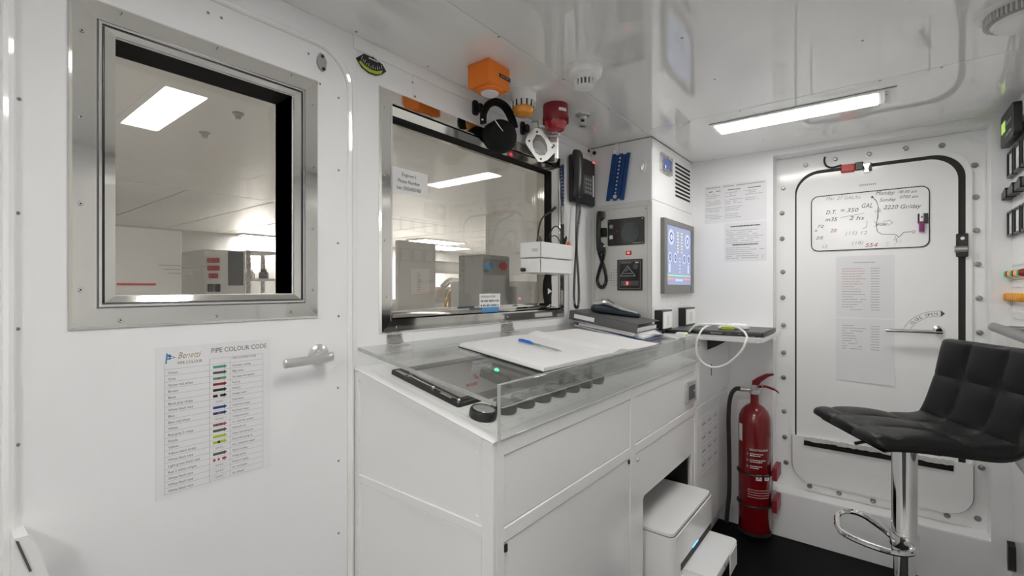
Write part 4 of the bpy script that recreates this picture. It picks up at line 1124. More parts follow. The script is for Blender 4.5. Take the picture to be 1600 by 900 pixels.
MB('black').fbox(FX, a1 - .018, a1, b0 + .002, b1, .0043, .014, .001).build('magnet', t)
c0 = FX.px(1440, 360, .012); c1 = FX.px(1440, 333, .012)
t = thing('marker_pen', tuple(FX.p(c0[0], c0[1])), 'white marker pen with dark purple cap held on the whiteboard', 'pen')
pa = (a0 + .010 + a1 - .018) / 2
MB('white').cyl(FX.p(pa, c0[1] + .04, .0125), FX.p(pa, c1[1], .0125), .0075, None, 14).build('barrel', t)
MB('purple').cyl(FX.p(pa, c0[1] - .004, .0125), FX.p(pa, c0[1] + .04, .0125), .0095, None, 14).build('cap', t)
mb = MB('ink').rect(FX, pa - .003, pa + .003, c0[1] + .055, c1[1] - .015, .0203); mb.build('barrel_print', t)
for (uv, lab, red) in ((((1306, 401), (1398, 405), (1398, 498), (1306, 495)), 'printed list in red and black below the whiteboard', 1), (((1306, 503), (1397, 500), (1398, 601), (1306, 592)), 'printed list with curling lower edge beside the hatch handle', 0)):
    q = [FX.px(*p_) for p_ in uv]
    a0 = q[0][0]; a1 = q[2][0]; b1 = max(q[0][1], q[1][1]); b0 = min(q[2][1], q[3][1])
    t = thing('printed_list', tuple(FX.p(a0, b0)), lab, 'paper', 'lists on the hatch')
    mb = MB('paper2'); rows = []; back = []
    for j in range(9):
        f = j / 8; g_ = max(0, .35 - f); rw = []; rb2 = []
        for i in range(7):
            l_ = .0006 + (0 if red else .03 * g_ ** 2 * (.3 + .7 * i / 6))
            a = a0 + (a1 - a0) * i / 6; b = b0 + (b1 - b0) * f - (0 if red else .008 * (i / 6) * max(0, 1 - f * 2))
            rw.append(FX.p(a, b, l_ + .0004)); rb2.append(FX.p(a, b, l_))
        rows.append(rw); back.append(rb2)
    mb.grid(rows); mb.grid(back)
    for i in range(6): mb.quadpts([rows[0][i], rows[0][i + 1], back[0][i + 1], back[0][i]]); mb.quadpts([rows[-1][i], rows[-1][i + 1], back[-1][i + 1], back[-1][i]])
    for j in range(8): mb.quadpts([rows[j][0], rows[j + 1][0], back[j + 1][0], back[j][0]]); mb.quadpts([rows[j][6], rows[j + 1][6], back[j + 1][6], back[j][6]])
    mb.build('sheet', t)
    mb = MB('inkredpale' if red else 'inkpale'); H_ = b1 - b0
    if red: mb.m('inkpale'); scribble_lines(mb, FX, a0 + .07, a1 - .07, b1 - .034, .0014, .004, 1, .004)
    for r in range(17 if red else 10):
        z = b1 - (.062 if red else .035) - r * .0122
        mb.m('inkredpale' if (red and r < 9) else 'inkpale')
        scribble_lines(mb, FX, a0 + .025, a0 + .025 + random.uniform(.04, .095), z, .0014, .003, .95, .005)
        mb.m('inkpale'); scribble_lines(mb, FX, a0 + .135, a0 + .167, z, .0014, .003, 1, .003)
    mb.build('lettering', t, kind='stuff')
# red door contact with black cable
a0, b0 = FR.px(1314, 271, .02); a1, b1 = FR.px(1336, 256, .02)
t = thing('door_contact', tuple(FR.p(a0, b0, .01)), 'red door sensor with black cable above the hatch', 'sensor')
MB('redsensor').fbox(FR, a0, a1, b0, b1, .0165, .038, .004).build('sensor_body', t)
MB('black').fbox(FR, a1, a1 + .032, b0 + .004, b1 + .004, .0165, .034, .003).build('mount', t)
cpts = [FR.px(*q, n=.02) for q in ((1289, 245), (1288, 252), (1291, 259), (1299, 262), (1308, 260), (1315, 258))]
MB('black').tube(bez([FR.p(p_[0], p_[1], .022) for p_ in cpts], 6), .0042, 8).build('cable', t)

# ================================================================== CONSOLE DESK
XC0, XC1 = .748, 2.130
cs = thing('console_desk', (1.44, .89, 0), 'long white control console desk with sloping top', 'console')
def ztop(y): return .928 + (y - YC) * (1.032 - .928) / (YW - YC)
FSD = Fr((XC0, 0, 0), (0, -1, 0), ZUP, (-1, 0, 0))        # left side face, a = -Y
# carcass: thin shell panels (hollow so that the printer bay is open)
mb = MB('gloss')
FP = Fr((0, 0, 0), (0, 1, 0), ZUP, (1, 0, 0))
def slab(mb, x0, x1, y0, y1, z0, drop): mb.prism(FP, [(y0, z0), (y1, z0), (y1, ztop(y1) - drop), (y0, ztop(y0) - drop)], x0, x1)
slab(mb, XC0 + .004, XC0 + .020, YC + .004, YW - .003, .02, .006)      # left cheek
slab(mb, 1.440, 1.472, YC + .004, YW - .003, .02, .006)               # middle wall
slab(mb, XC1 - .020, XC1 - .001, YC + .004, YW - .003, .02, .006)      # right cheek
mb.box(XC0 + .02, XC1 - .02, YW - .012, YW - .003, .02, 1.02)          # back
mb.box(XC0 + .02, 1.44, YC + .02, YW - .012, .02, .05); mb.box(1.472, XC1 - .02, YC + .02, YW - .012, .10, .118)
mb.build('carcass', cs)
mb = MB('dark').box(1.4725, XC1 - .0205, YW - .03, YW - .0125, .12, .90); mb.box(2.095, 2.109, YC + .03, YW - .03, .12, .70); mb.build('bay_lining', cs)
# front frame: posts, rails
mb = MB('gloss'); ch = .0012
def fb(a0, a1, b0, b1): mb.fbox(FC, a0, a1, b0, b1, -.012, 0, ch)
fb(XC0 + .0125, .786, .02, .926); fb(1.437, 1.474, .02, .926); fb(2.114, XC1, .02, .926)
fb(.786, 1.437, .888, .926); fb(1.474, 2.114, .888, .926); fb(.786, 1.437, .698, .730); fb(1.474, 2.114, .698, .730); fb(.786, 1.437, .02, .06); fb(1.474, 2.114, .02, .10)
def sb_(a0, a1, b0, b1): mb.fbox(FSD, a0, a1, b0, b1, -.012, 0, ch)
sb_(-.672, -.640, .02, .926); sb_(-YW + .004, -1.121, .02, 1.020); sb_(-1.121, -.672, .717, .740); sb_(-1.121, -.672, .02, .06)
mb.prism(FSD, [(-.672, .914), (-.672, ztop(.672) - .001), (-1.121, ztop(1.121) - .001), (-1.121, 1.000)], -.012, 0)
mb.build('frame', cs)
# panels
MB('gloss').fbox(FC, .788, 1.435, .732, .886, -.012, -.003, .001).build('front_panel', cs)
MB('gloss').fbox(FC, 1.476, 2.112, .732, .886, -.012, -.003, .001).build('front_panel', cs)
MB('gloss').fbox(FC, .788, 1.435, .062, .695, -.012, -.003, .001).build('cabinet_door', cs)
mb = MB('gloss').prism(FC, [(1.476, .102), (1.546, .102), (1.546, .522), (1.556, .532), (2.078, .532), (2.078, .102), (2.112, .102), (2.112, .695), (1.476, .695)], -.012, -.003); dr = mb.build('cabinet_door', cs)
mb = MB('gloss').prism(FSD, [(-.674, .742), (-1.119, .742), (-1.119, .998), (-.674, .911)], -.012, -.003); sp1 = mb.build('side_panel', cs)
sp2 = MB('gloss').fbox(FSD, -1.119, -.674, .062, .714, -.012, -.003, .001).build('side_panel', cs)
screws(sp1, FSD, [(-.688, .894), (-.688, .755), (-1.108, .755)], -.003, .0045, 'gloss', h=.002, dark='gloss')
screws(sp2, FSD, [(-.688, .700)], -.003, .0045, 'gloss', h=.002, dark='gloss')
screws(dr, FC, [(1.500, .672), (2.100, .672)], -.003, .0065, 'silver', 'lock', h=.004)
a, b = FC.px(791, 846); mb = MB('dark').fbox(FC, .789, .797, .676, .692, -.003, .001); mb.build('keeper', cs)
a, b = FC.px(983, 702); mb = MB('dark').fbox(FC, 1.424, 1.432, .680, .692, -.003, .001); mb.build('keeper', cs)
# socket plate on the right front panel
a0, _ = FC.px(1067, 620, .006); a1, _ = FC.px(1087, 620, .006); a0, a1 = 1.985, 2.105
sk = MB('silver').prism(FC, rr(a0, a1, .762, .852, .010, 4), -.003, .008).build('socket_plate', cs)
for i in range(2): MB('greydk').fbox(FC, a0 + .022 + i * .039, a0 + .057 + i * .039, .778, .836, .008, .0105, .001).build('socket_insert', sk)
MB('paper').fbox(FC, a0 + .075, a0 + .083, .806, .814, .0105, .0112).build('symbol', sk)
# sloping deck
FD = Fr((0, YC, .928), (1, 0, 0), (0, YW - YC, 1.032 - .928), (0, -(1.032 - .928), YW - YC))
DL = math.hypot(YW - YC, 1.032 - .928)
MB('gloss').fbox(FD, XC0 - .002, 1.4505, -.004, DL - .006, -.006, 0, .002).build('deck', cs)
MB('gloss').fbox(FD, 1.4525, XC1 + .001, -.004, DL - .006, -.006, 0, .002).build('deck', cs)
# engraved lines round the gauges
mb = MB('inkpale')
mb.line(FD, [(.80, .06), (1.415, .06)], .001, .0004); mb.line(FD, [(.79, .15), (.79, .06), (.80, .052)], .001, .0004); mb.line(FD, [(.775, .475), (.775, .03), (.80, .02), (1.41, .02)], .0008, .0004)
for i in range(8): mb.rect(FD, .823 + i * .077 - .012, .823 + i * .077 + .010, .0405, .0430, .0004)
mb.build('engraved_line', cs)
for i, q in enumerate(((752, 642), (791, 637), (819, 629), (845, 621), (872, 613.5), (897, 606.5), (916.5, 600.5), (935, 594))):
    a, b = .8215 + i * .0771, .096
    g = MB('black').lathe(FD.p(a, b, 0), FD.N, [(.031, 0), (.033, .003), (.033, .016), (.0305, .021), (.027, .022), (.026, .019)], 28).build('gauge', cs)
    mb = MB('paper2' if i % 2 == 0 else 'greymd').face(FD, circ(a, b, .0262, 24), .0192); mb.m('ink')
    for k in range(9):
        an = math.radians(-40 + 260 * k / 8); mb.line(FD, [(a + .019 * math.cos(an), b + .019 * math.sin(an)), (a + .023 * math.cos(an), b + .023 * math.sin(an))], .0011, .0196)
    mb.line(FD, [(a, b), (a + .016 * math.cos(2.2 - i * .2), b + .016 * math.sin(2.2 - i * .2))], .0016, .0199); mb.build('dial', g)
    MB('gaugeglass').lathe(FD.p(a, b, .0205), FD.N, [(.0265, 0), (.024, .0022), (.012, .0032)], 24).build('lens', g)
# black instrument frame with chrome clips
i0 = FD.px(611, 572, .008); i1 = FD.px(722, 624, .008)
ax0, ax1, by0, by1 = .806, 1.40, .163, .430
ip = MB('black').prism(FD, rr(ax0, ax1, by0, by1, .008, 3), .0002, .010, [re(ax0 + .035, ax1 - .035, by0 + .028, by1 - .022)]).build('instrument_frame', cs)
MB('greymd').fbox(FD, ax0 + .035, ax1 - .035, by0 + .028, by1 - .022, .0004, .004).build('instrument_face', ip)
mb = MB('steel').tube([FD.p(ax0 + .012, by0 + .20, .013), FD.p(ax0 + .012, by0 + .012, .013), FD.p(ax0 + .09, by0 + .012, .013)], .0022, 6); mb.build('wire_rail', ip)
for (a, b) in ((ax0 + .012, by0 + .012), (ax0 + .012, by0 + .105), (ax0 + .012, by0 + .20)): MB('chrome').lathe(FD.p(a, b, .009), FD.N, [(.005, 0), (.005, .004), (.003, .007)], 10).build('clip', ip)
for (a, b) in ((ax0 + .012, by0 + .055), (ax0 + .012, by0 + .235)): MB('greymd').fbox(FD, a - .006, a + .006, b - .02, b + .02, .010, .012, .001).build('tab', ip)
mb = MB('dark').fbox(FD, 1.02, 1.045, by0 + .03, by0 + .13, .004, .03, .002); mb.build('divider', ip)
g = FD.px(776, 578, .006)
MB('ledgreen').lathe(FD.p(g[0], g[1], .004), FD.N, [(.007, 0), (.007, .004), (.004, .007)], 12).build('green_lamp', ip)
for (a, b) in ((.93, .25), (.945, .25), (.96, .25), (1.01, .30), (1.00, .285)): MB('redlens').lathe(FD.p(a, b, .004), FD.N, [(.006, 0), (.006, .004), (.003, .006)], 10).build('red_lamp', ip)

# ---- clear acrylic cover over the desk
FA = Fr((0, YC - .006, 1.004), (1, 0, 0), (0, YW - YC + .004, .078), (0, -.078, YW - YC + .004))
AL = math.hypot(YW - YC + .004, .078)
ac = thing('acrylic_cover', (1.44, .89, .93), 'clear acrylic cover hinged above the console top', 'cover')
MB('acrylic').prism(FA, [(.757, 0), (2.120, 0), (2.120, (YL - .012 - YC) / FA.U.y), (2.088, (YL - .012 - YC) / FA.U.y), (2.088, AL - .004), (.757, AL - .004)], -.005, .004).build('top_sheet', ac)
MB('acrylic').fbox(Fr((0, YC - .006, 0), (1, 0, 0), ZUP, (0, -1, 0)), .757, 2.120, .9275, 1.046, 0, .008, .0006).build('front_sheet', ac)
MB('acrylic').fbox(Fr((0, YC - .006, 0), (1, 0, 0), ZUP, (0, -1, 0)), .757, 2.120, 1.000, 1.046, .0085, .0135, .0006).build('lip_strip', ac)
MB('acrylicedge').fbox(Fr((0, YC - .006, 0), (1, 0, 0), ZUP, (0, -1, 0)), .757, 2.120, .9985, 1.000, .0085, .0135).build('sheet_edge', ac)
MB('acrylicedge').fbox(FA, .7555, .7572, .004, AL - .006, -.005, .0042).build('sheet_edge', ac)
MB('acrylicedge').fbox(Fr((0, YC - .006, 0), (1, 0, 0), ZUP, (0, -1, 0)), .7555, .7572, .9275, 1.046, 0, .008).build('sheet_edge', ac)
MB('acrylicedge').fbox(Fr((0, YC - .006, 0), (1, 0, 0), ZUP, (0, -1, 0)), .757, 2.120, 1.0462, 1.0472, 0, .008).build('sheet_edge', ac)
for u in ((604, 628), (783, 801)):
    a0, _ = FW.px(u[0], 524, .003); a1, _ = FW.px(u[1], 520, .003)
    hg = MB('brushed').fbox(FW, a0, a1, 1.088, 1.112, .0019, .0045, .0006).build('hinge', ac)
    mb = MB('brushed').cyl(FW.p(a0, 1.0905, .006), FW.p(a1, 1.0905, .006), .004, None, 10); mb.build('hinge_pin', hg)
    mb = MB('brushed').fbox(FA, a0, a1, AL - .040, AL - .008, .0042, .0065, .0006); mb.build('hinge_leaf', hg)
    screws(hg, FW, [(a0 + .008, 1.103), (a1 - .008, 1.103)], .0045, .0035, 'greymd', h=.0012)
mb = MB('brushed').fbox(FA, 2.085, 2.112, .04, .07, .0042, .016, .002); mb.build('stay', ac)

# ---- open log book and pen
n0 = .0046
A_, B_, C_, D_ = (V(FA.px(*q, n=.008)) for q in ((716, 541), (849, 581), (1032, 540), (902, 515.5)))
S0 = B_ + (C_ - B_) * .50; S1 = A_ + (D_ - A_) * .50
t = thing('log_book', tuple(FA.p(A_[0], A_[1], n0)), 'large open log book with white pages on the acrylic cover', 'book')
def inset(p, c, k): return p + (c - p) * k
cen = (A_ + B_ + C_ + D_) / 4
MB('black').prism(FA, [tuple(p) for p in (A_, B_, C_, D_)], n0, n0 + .003).build('cover', t)
def pages(p0, p1, p2, p3, hs, name):
    """page block: p0-p1 outer edge, p3-p2 spine edge; thickness profile hs from outer to spine"""
    mb = MB('paper'); N = 14; top = []; bot = []
    for i in range(N + 1):
        f = i / N; lo = p0 + (p3 - p0) * f; hi = p1 + (p2 - p1) * f
        h = hs(f)
        top.append([FA.p(*(lo + (hi - lo) * j / 6), n0 + .0032 + h) for j in range(7)]); bot.append([FA.p(*(lo + (hi - lo) * j / 6), n0 + .0032) for j in range(7)])
    mb.grid(top); mb.grid(bot)
    for i in range(N):
        mb.quadpts([bot[i][0], bot[i + 1][0], top[i + 1][0], top[i][0]]); mb.quadpts([bot[i][-1], bot[i + 1][-1], top[i + 1][-1], top[i][-1]])
    for j in range(6):
        mb.quadpts([bot[0][j], bot[0][j + 1], top[0][j + 1], top[0][j]]); mb.quadpts([bot[N][j], bot[N][j + 1], top[N][j + 1], top[N][j]])
    return mb.build(name, t)
k = .012
pages(inset(A_, cen, k), inset(B_, cen, k), inset(S0, cen, k), inset(S1, cen, k), lambda f: .010 + .004 * math.sin(f * PI) * f, 'page_block')
pages(inset(D_, cen, k), inset(C_, cen, k), inset(S0, cen, k), inset(S1, cen, k), lambda f: .007 + .010 * math.exp(-((f - .86) / .10) ** 2) + .004 * f, 'page_block')
mb = MB('inkpale')
for i in range(14):
    f = .06 + i * .065
    p = inset(A_, cen, .05) + (inset(B_, cen, .05) - inset(A_, cen, .05)) * f; q = p + (S1 - A_) * .82
    mb.line(FA, [tuple(p), tuple(q)], .0005, n0 + .0175)
mb.build('ruled_line', t)
nn = n0 + .023
pa = V(FA.px(811, 531, nn)); pb = V(FA.px(878, 549, nn)); pm = pa + (pb - pa) * .34
t = thing('pen', tuple(FA.p(*pa, nn)), 'blue capped ballpoint pen on the open log book', 'pen')
MB('penblue').cyl(FA.p(*pa, nn), FA.p(*pm, nn), .0042, None, 10).build('cap', t)
mb = MB('penblue'); d_ = (pm - pa); mb.tube([FA.p(*(pa + d_ * .15), nn + .005), FA.p(*(pa + d_ * .85), nn + .0055)], .0012, 6); mb.build('clip', t)
MB('clearlens').cyl(FA.p(*pm, nn), FA.p(*(pa + (pb - pa) * .92), nn), .0036, None, 8).build('barrel', t)
mb = MB('blue').cyl(FA.p(*pm, nn), FA.p(*(pa + (pb - pa) * .9), nn), .0013, None, 6); mb.build('refill', t)
MB('brushed').cyl(FA.p(*(pa + (pb - pa) * .92), nn), FA.p(*pb, nn), .0034, .0008, 8).build('tip', t)

# ---- papers, binder and handheld meter at the locker corner
def fa_at(x, y): return x, (y - FA.O.y) / FA.U.y
Fpp = FA
def rotbox(F, ca, cb, w, h, ang, n0, n1, m, mb=None, c=0.0):
    ux = F.R * math.cos(ang) + F.U * math.sin(ang); uy = F.U * math.cos(ang) - F.R * math.sin(ang)
    G = Fr(F.p(ca, cb), ux, uy, F.N); mb = mb or MB(m); mb.m(m).fbox(G, -w / 2, w / 2, -h / 2, h / 2, n0, n1, c); return mb
bc = fa_at(1.952, .955)
nb = .0046
specs = [('paper2', .30, .22, 1.48, .006), ('blue', .315, .235, 1.50, .003), ('paper', .30, .215, 1.62, .008), ('paper2', .31, .23, 1.40, .005), ('paper', .30, .21, 1.52, .006)]
labs = ['grey paper sheaf lowest in the pile under the binder', 'thin blue folder in the pile under the binder', 'white paper sheaf sticking out under the binder', 'pale grey sheaf in the pile under the binder', 'top white paper sheaf right under the binder']
z_ = nb
for (m, w, h, an, th), lab in zip(specs, labs):
    mb = rotbox(FA, bc[0] + random.uniform(-.012, .004), bc[1] + random.uniform(-.04, -.01), w, h, an, z_, z_ + th, m); mb.build('paper_stack' if m != 'blue' else 'folder', label=lab, cat='papers', group='papers under the binder'); z_ += th + .0003
t = thing('ring_binder', tuple(FA.p(bc[0], bc[1], z_)), 'dark grey ring binder lying flat below the alarm unit', 'binder')
Wb, Hb, Tb = .322, .262, .040
ang_b = PI / 2 + .03
ux = FA.R * math.cos(ang_b) + FA.U * math.sin(ang_b); uy = FA.U * math.cos(ang_b) - FA.R * math.sin(ang_b)
FB = Fr(FA.p(bc[0], bc[1] , z_), ux, uy, FA.N)      # a along the spine (+Y), b towards -X
MB('greydk').fbox(FB, -Wb / 2, Wb / 2, -Hb / 2, Hb / 2, 0, .003, .001).build('back_board', t)
MB('greydk').fbox(FB, -Wb / 2, Wb / 2, -Hb / 2, Hb / 2, Tb - .003, Tb, .001).build('front_board', t)
MB('greydk').fbox(FB, -Wb / 2, Wb / 2, Hb / 2 - .003, Hb / 2, 0, Tb, .001).build('spine', t)
MB('paper').fbox(FB, -Wb / 2 + .008, Wb / 2 - .008, -Hb / 2 + .01, Hb / 2 - .012, .0032, .020).build('sheets', t)
MB('paper').fbox(FB, .035, .135, Hb / 2 + .0002, Hb / 2 + .0010, .010, .028).build('spine_label', t)
mb = MB('chrome').tube([FB.p(-.04, 0, .012), FB.p(-.04, .0, .034), FB.p(.04, 0, .034), FB.p(.04, 0, .012)], .002, 6); mb.build('rings', t)
# handheld meter
p0 = FB.off(Tb + .001)
def onb(u, v, n=.0):
    h = hit(u, v, p0.O + p0.N * n, p0.N) - p0.O; return V((h.dot(p0.R), h.dot(p0.U)))
L_ = .20
def onplane(x, y):
    z = p0.O.z - ((x - p0.O.x) * p0.N.x + (y - p0.O.y) * p0.N.y) / p0.N.z
    d = V((x, y, z)) - p0.O; return V((d.dot(p0.R), d.dot(p0.U)))
m0 = onplane(1.915, 1.035); m1 = onplane(2.035, .855)
dv = (m1 - m0); L_ = min(dv.length, .205); dv.normalize()
t = thing('handheld_meter', tuple(p0.p(*m0)), 'silver and dark blue handheld meter resting on the binder', 'meter')
GX = p0.R * dv.x + p0.U * dv.y; GY = p0.N.cross(GX)
FG = Fr(p0.p(*m0), GX, GY, p0.N)
def loft(mb, F, secs, seg=14):
    vs = []; fs = []
    for (a, w, zb, zt) in secs:
        for k in range(seg):
            an = 2 * PI * k / seg; c_, s_ = math.cos(an), math.sin(an)
            e = .7
            cc = math.copysign(abs(c_) ** e, c_); ss = math.copysign(abs(s_) ** e, s_)
            vs.append(F.p(a, w * cc, (zb + zt) / 2 + (zt - zb) / 2 * ss))
    for i in range(len(secs) - 1):
        for k in range(seg): fs.append((i * seg + k, i * seg + (k + 1) % seg, (i + 1) * seg + (k + 1) % seg, (i + 1) * seg + k))
    fs += [tuple(range(seg)), tuple((len(secs) - 1) * seg + k for k in reversed(range(seg)))]
    return mb.add(vs, fs)
loft(MB('tealdk'), FG, [(-.012, .012, .006, .026), (0, .030, .002, .040), (.03, .038, 0, .046), (.07, .036, 0, .040), (.11, .030, 0, .030), (L_ - .03, .027, 0, .024), (L_, .023, .001, .020), (L_ + .008, .010, .004, .015)]).build('lower_shell', t)
loft(MB('silver'), FG, [(-.004, .014, .030, .040), (.010, .029, .032, .054), (.04, .037, .040, .066), (.065, .035, .036, .062), (.09, .031, .030, .048), (.12, .028, .024, .036), (L_ - .03, .025, .019, .029), (L_ - .008, .018, .015, .024)]).build('upper_shell', t)
FT = Fr(FG.p(.071, 0, .0575), FG.R * .90 - FG.N * .42, FG.U, FG.N * .90 + FG.R * .42)
MB('greydk').fbox(FT, -.016, .018, -.022, .022, 0, .003, .001).build('display', t)
for i in range(3): MB('greylt').fbox(FG, .108 + i * .018, .120 + i * .018, -.014, .014, .026 - i * .003, .0395 - i * .0045, .0015).build('key', t)

# ================================================================== PRINTER IN THE BAY
pr_ = thing('printer', (1.79, .75, .12), 'white inkjet printer sticking out of the console bay', 'printer')
PX0, PX1, PF, PB, PZ0, PZ1 = 1.580, 2.035, .545, .93, .215, .412
mb = MB('gloss')
FPZ = Fr((0, 0, 0), (1, 0, 0), (0, 1, 0), (0, 0, 1))
mb.prism(FPZ, rr(PX0, PX1, PF, PB, .025, 5), .270, PZ1 - .012); mb.build('upper_body', pr_)
MB('gloss').prism(FPZ, rr(PX0 + .004, PX1 - .004, PF + .004, PB, .025, 5), .205, .268).build('lower_body', pr_)
ld = MB('white').prism(FPZ, rr(PX0 + .004, PX1 - .004, PF + .008, PB, .020, 5), PZ1 - .010, PZ1).build('scanner_lid', pr_)
MB('greydk').prism(FPZ, rr(PX0 + .002, PX1 - .002, PF + .005, PB, .021, 5), PZ1 - .0118, PZ1 - .0102).build('lid_gap', pr_)
mb = MB('greydk'); cx, cy = 1.655, .735; mb.prism(FPZ, circ(cx, cy, .019, 24), PZ1, PZ1 + .0006); mb.m('silver').prism(FPZ, circ(cx, cy, .014, 20), PZ1 + .0006, PZ1 + .0008, [circ(cx, cy, .0115, 20)]); mb.build('round_emblem', ld)
Fpf = Fr((0, PF, 0), (1, 0, 0), ZUP, (0, -1, 0))
MB('dark').fbox(Fpf, PX0 + .06, PX1 - .03, .268, .292, -.05, .0008).build('paper_slot', pr_)
MB('ledblue').fbox(Fpf, 1.77, 1.835, .292, .2955, .0005, .0016).build('status_light', pr_)
tr_ = MB('white').prism(FPZ, rr(PX0 + .085, PX1 - .045, PF - .105, PF + .02, .022, 5), .243, .266).build('output_tray', pr_)
MB('gloss').prism(FPZ, rr(PX0 + .065, PX1 - .060, PF - .092, PF + .02, .02, 5), .205, .2415).build('paper_tray', pr_)
mb = MB('white').fbox(Fr((0, PF - .105, 0), (1, 0, 0), ZUP, (0, -1, 0)), 1.86, 1.96, .185, .262, 0, .004, .001); mb.build('tray_flap', tr_)
MB('greymd').fbox(FPZ, 1.79, 1.80, PF - .107, PF - .101, .247, .262).build('tray_mark', tr_)
# sliding shelf the printer stands on
t = thing('pull_out_shelf', (1.78, .8, .119), 'low steel slide shelf carrying the printer', 'shelf')
mb = MB('greylt').box(1.565, 2.045, .62, 1.05, .185, .2035, .002); mb.build('plate', t)
for x in (1.60, 1.92): MB('brushed').box(x, x + .035, .50, 1.05, .119, .183, .003).build('runner', t)

# ================================================================== LOW CABINET BESIDE THE CONSOLE, SHELF, LAPTOP
lc = thing('base_cabinet', (2.41, .9, 0), 'white low cabinet between the console and the end wall', 'cabinet')
MB('wall').box(XC1 + .002, XH - .001, YC + .010, YW - .003, .10, 1.012).build('body', lc)
MB('greylt').box(XC1 + .002, XH - .001, YC + .05, YW - .003, 0, .10).build('plinth', lc)
MB('wall').fbox(FC, XC1 + .002, XH - .002, .732, 1.01, -.010, 0, .001).build('upper_panel', lc)
MB('wall').fbox(FC, XC1 + .002, XH - .002, .125, .716, -.010, 0, .001).build('lower_panel', lc)
MB('gloss').box(XC1 + .002, XH - .001, YC - .002, YL - .001, 1.012, 1.0225, .001).build('worktop', lc)
mb = MB('greydk').fbox(FC, 2.355, 2.360, .83, .885, 0, .003); mb.build('slot', lc)
q = [FC.px(*p_) for p_ in ((1094, 662), (1122, 638), (1121, 722), (1096, 735))]
t = thing('wiring_diagram', tuple(FC.p(2.3, .40)), 'white diagram sheet with small coloured marks behind the hose', 'poster')
MB('paper2').fbox(FC, 2.19, 2.49, .395, .665, .0004, .0012).build('sheet', t)
mb = MB('inkpale')
for i in range(3):
    for j in range(4):
        a = 2.205 + i * .095; b = .415 + j * .062
        mb.m('inkpale').line(FC, [(a, b), (a + .065, b), (a + .065, b + .04), (a, b + .04), (a, b)], .0015, .0014)
        for k in range(4):
            mb.m(random.choice(['inkred', 'ink', 'ink', 'orange'])).rect(FC, a + .008 + k * .013, a + .015 + k * .013, b + .02, b + .03, .0014)
mb.build('diagram', t)
# bracketed shelf
SZ = 1.034
t = thing('wall_shelf', (2.38, .6, SZ - .02), 'white shelf board under the laptop beside the end wall', 'shelf')
s0 = pZ(1185, 536, SZ - .018)
MB('gloss').prism(FPZ, [(2.185, .828), (2.185, .415), (2.205, .392), (XH - .001, .392), (XH - .001, .828)], SZ - .0165, SZ).build('board', t)
br = pX(1112, 540, 2.3)
mb = MB('black').prism(Fr((2.30, 0, 0), (0, -1, 0), ZUP, (-1, 0, 0)), [(-.639, SZ - .018), (-.54, SZ - .018), (-.60, SZ - .055), (-.639, SZ - .075)], -.004, .004); mb.build('bracket', t)
# laptop
l0 = pZ(1084, 517, SZ + .012); l1 = pZ(1192, 528, SZ + .002)
t = thing('laptop', (2.36, .6, SZ), 'closed black laptop on the white shelf', 'laptop')
La, Lb, Lc, Ld = (2.115, .66), (2.125, .405), (2.56, .418), (2.50, .69)
Lq = [tuple(pZ(u, v, SZ + .003)[:2]) for (u, v) in ((1086, 520), (1190, 528.5))]
P_ = [(2.268, .400), (2.585, .400), (2.585, .700), (2.268, .700)]
def quad_prism(P, n0, n1, m, c=.008):
    return MB(m).prism(FPZ, rr(P[0][0], P[1][0], P[0][1], P[2][1], c, 3), n0, n1)
quad_prism(P_, SZ + .0035, SZ + .0145, 'black').build('base', t)
quad_prism([(p[0], p[1]) for p in P_], SZ + .0155, SZ + .0225, 'greydk').build('lid', t)
for (x, y) in ((2.29, .43), (2.56, .43), (2.29, .67), (2.56, .67)): MB('rubber').cyl((x, y, SZ), (x, y, SZ + .0036), .006, None, 10).build('foot', t)
FLs = Fr((2.268, 0, 0), (0, -1, 0), ZUP, (-1, 0, 0))
for i, (a, w) in enumerate(((-.62, .05), (-.55, .02), (-.50, .015))): MB('greydk').fbox(FLs, a, a + w, SZ + .007, SZ + .013, -.001, .0006).build('port', t)
mb = MB('greymd')
for i in range(12): mb.fbox(FLs, -.615 + i * .004, -.613 + i * .004, SZ + .007, SZ + .013, 0, .0009)
mb.build('vent_slots', t)
# white and lime gadget with white cable on the laptop
t = thing('card_reader', (2.40, .56, SZ + .0225), 'white and lime green gadget lying on the laptop', 'gadget')
Fz = Fr((0, 0, SZ + .0227), (1, 0, 0), (0, 1, 0), (0, 0, 1))
loft(MB('white'), Fr((2.33, .600, SZ + .0227), (.35, -.9, 0), (.9, .35, 0), (0, 0, 1)), [(0, .012, .001, .010), (.01, .022, 0, .020), (.07, .026, 0, .030), (.12, .022, 0, .026), (.13, .012, .003, .018)]).build('shell', t)
MB('lime').fbox(Fr((2.305, .590, SZ + .0227), (.35, -.9, 0), (.9, .35, 0), (0, 0, 1)), .01, .065, -.014, .012, 0, .018, .004).build('lime_cap', t)
t = thing('black_tablet', (2.35, .74, SZ), 'flat black case lying behind the laptop below the switch', 'case')
MB('black').prism(FPZ, rr(2.22, 2.58, .712, .815, .008, 3), SZ, SZ + .016).build('case', t)
MB('greydk').prism(FPZ, rr(2.23, 2.57, .722, .805, .006, 3), SZ + .016, SZ + .0175).build('flap', t)
cpx = [(1077, 518, 2.12), (1086, 509, 2.10), (1100, 506.5, 2.11), (1122, 507, 2.20), (1135, 507.5, 2.24), (1150, 511, 2.19), (1161, 517, 2.12), (1167, 526, 2.07), (1165, 535, 2.05), (1158, 549, 2.04), (1144, 563, 2.04), (1130, 571, 2.04), (1115, 574, 2.04), (1100, 568, 2.04), (1090, 555, 2.03), (1088, 540, 2.03), (1091, 526, 2.04), (1099, 513, 2.08), (1110, 508, 2.16), (1124, 506, 2.26)]
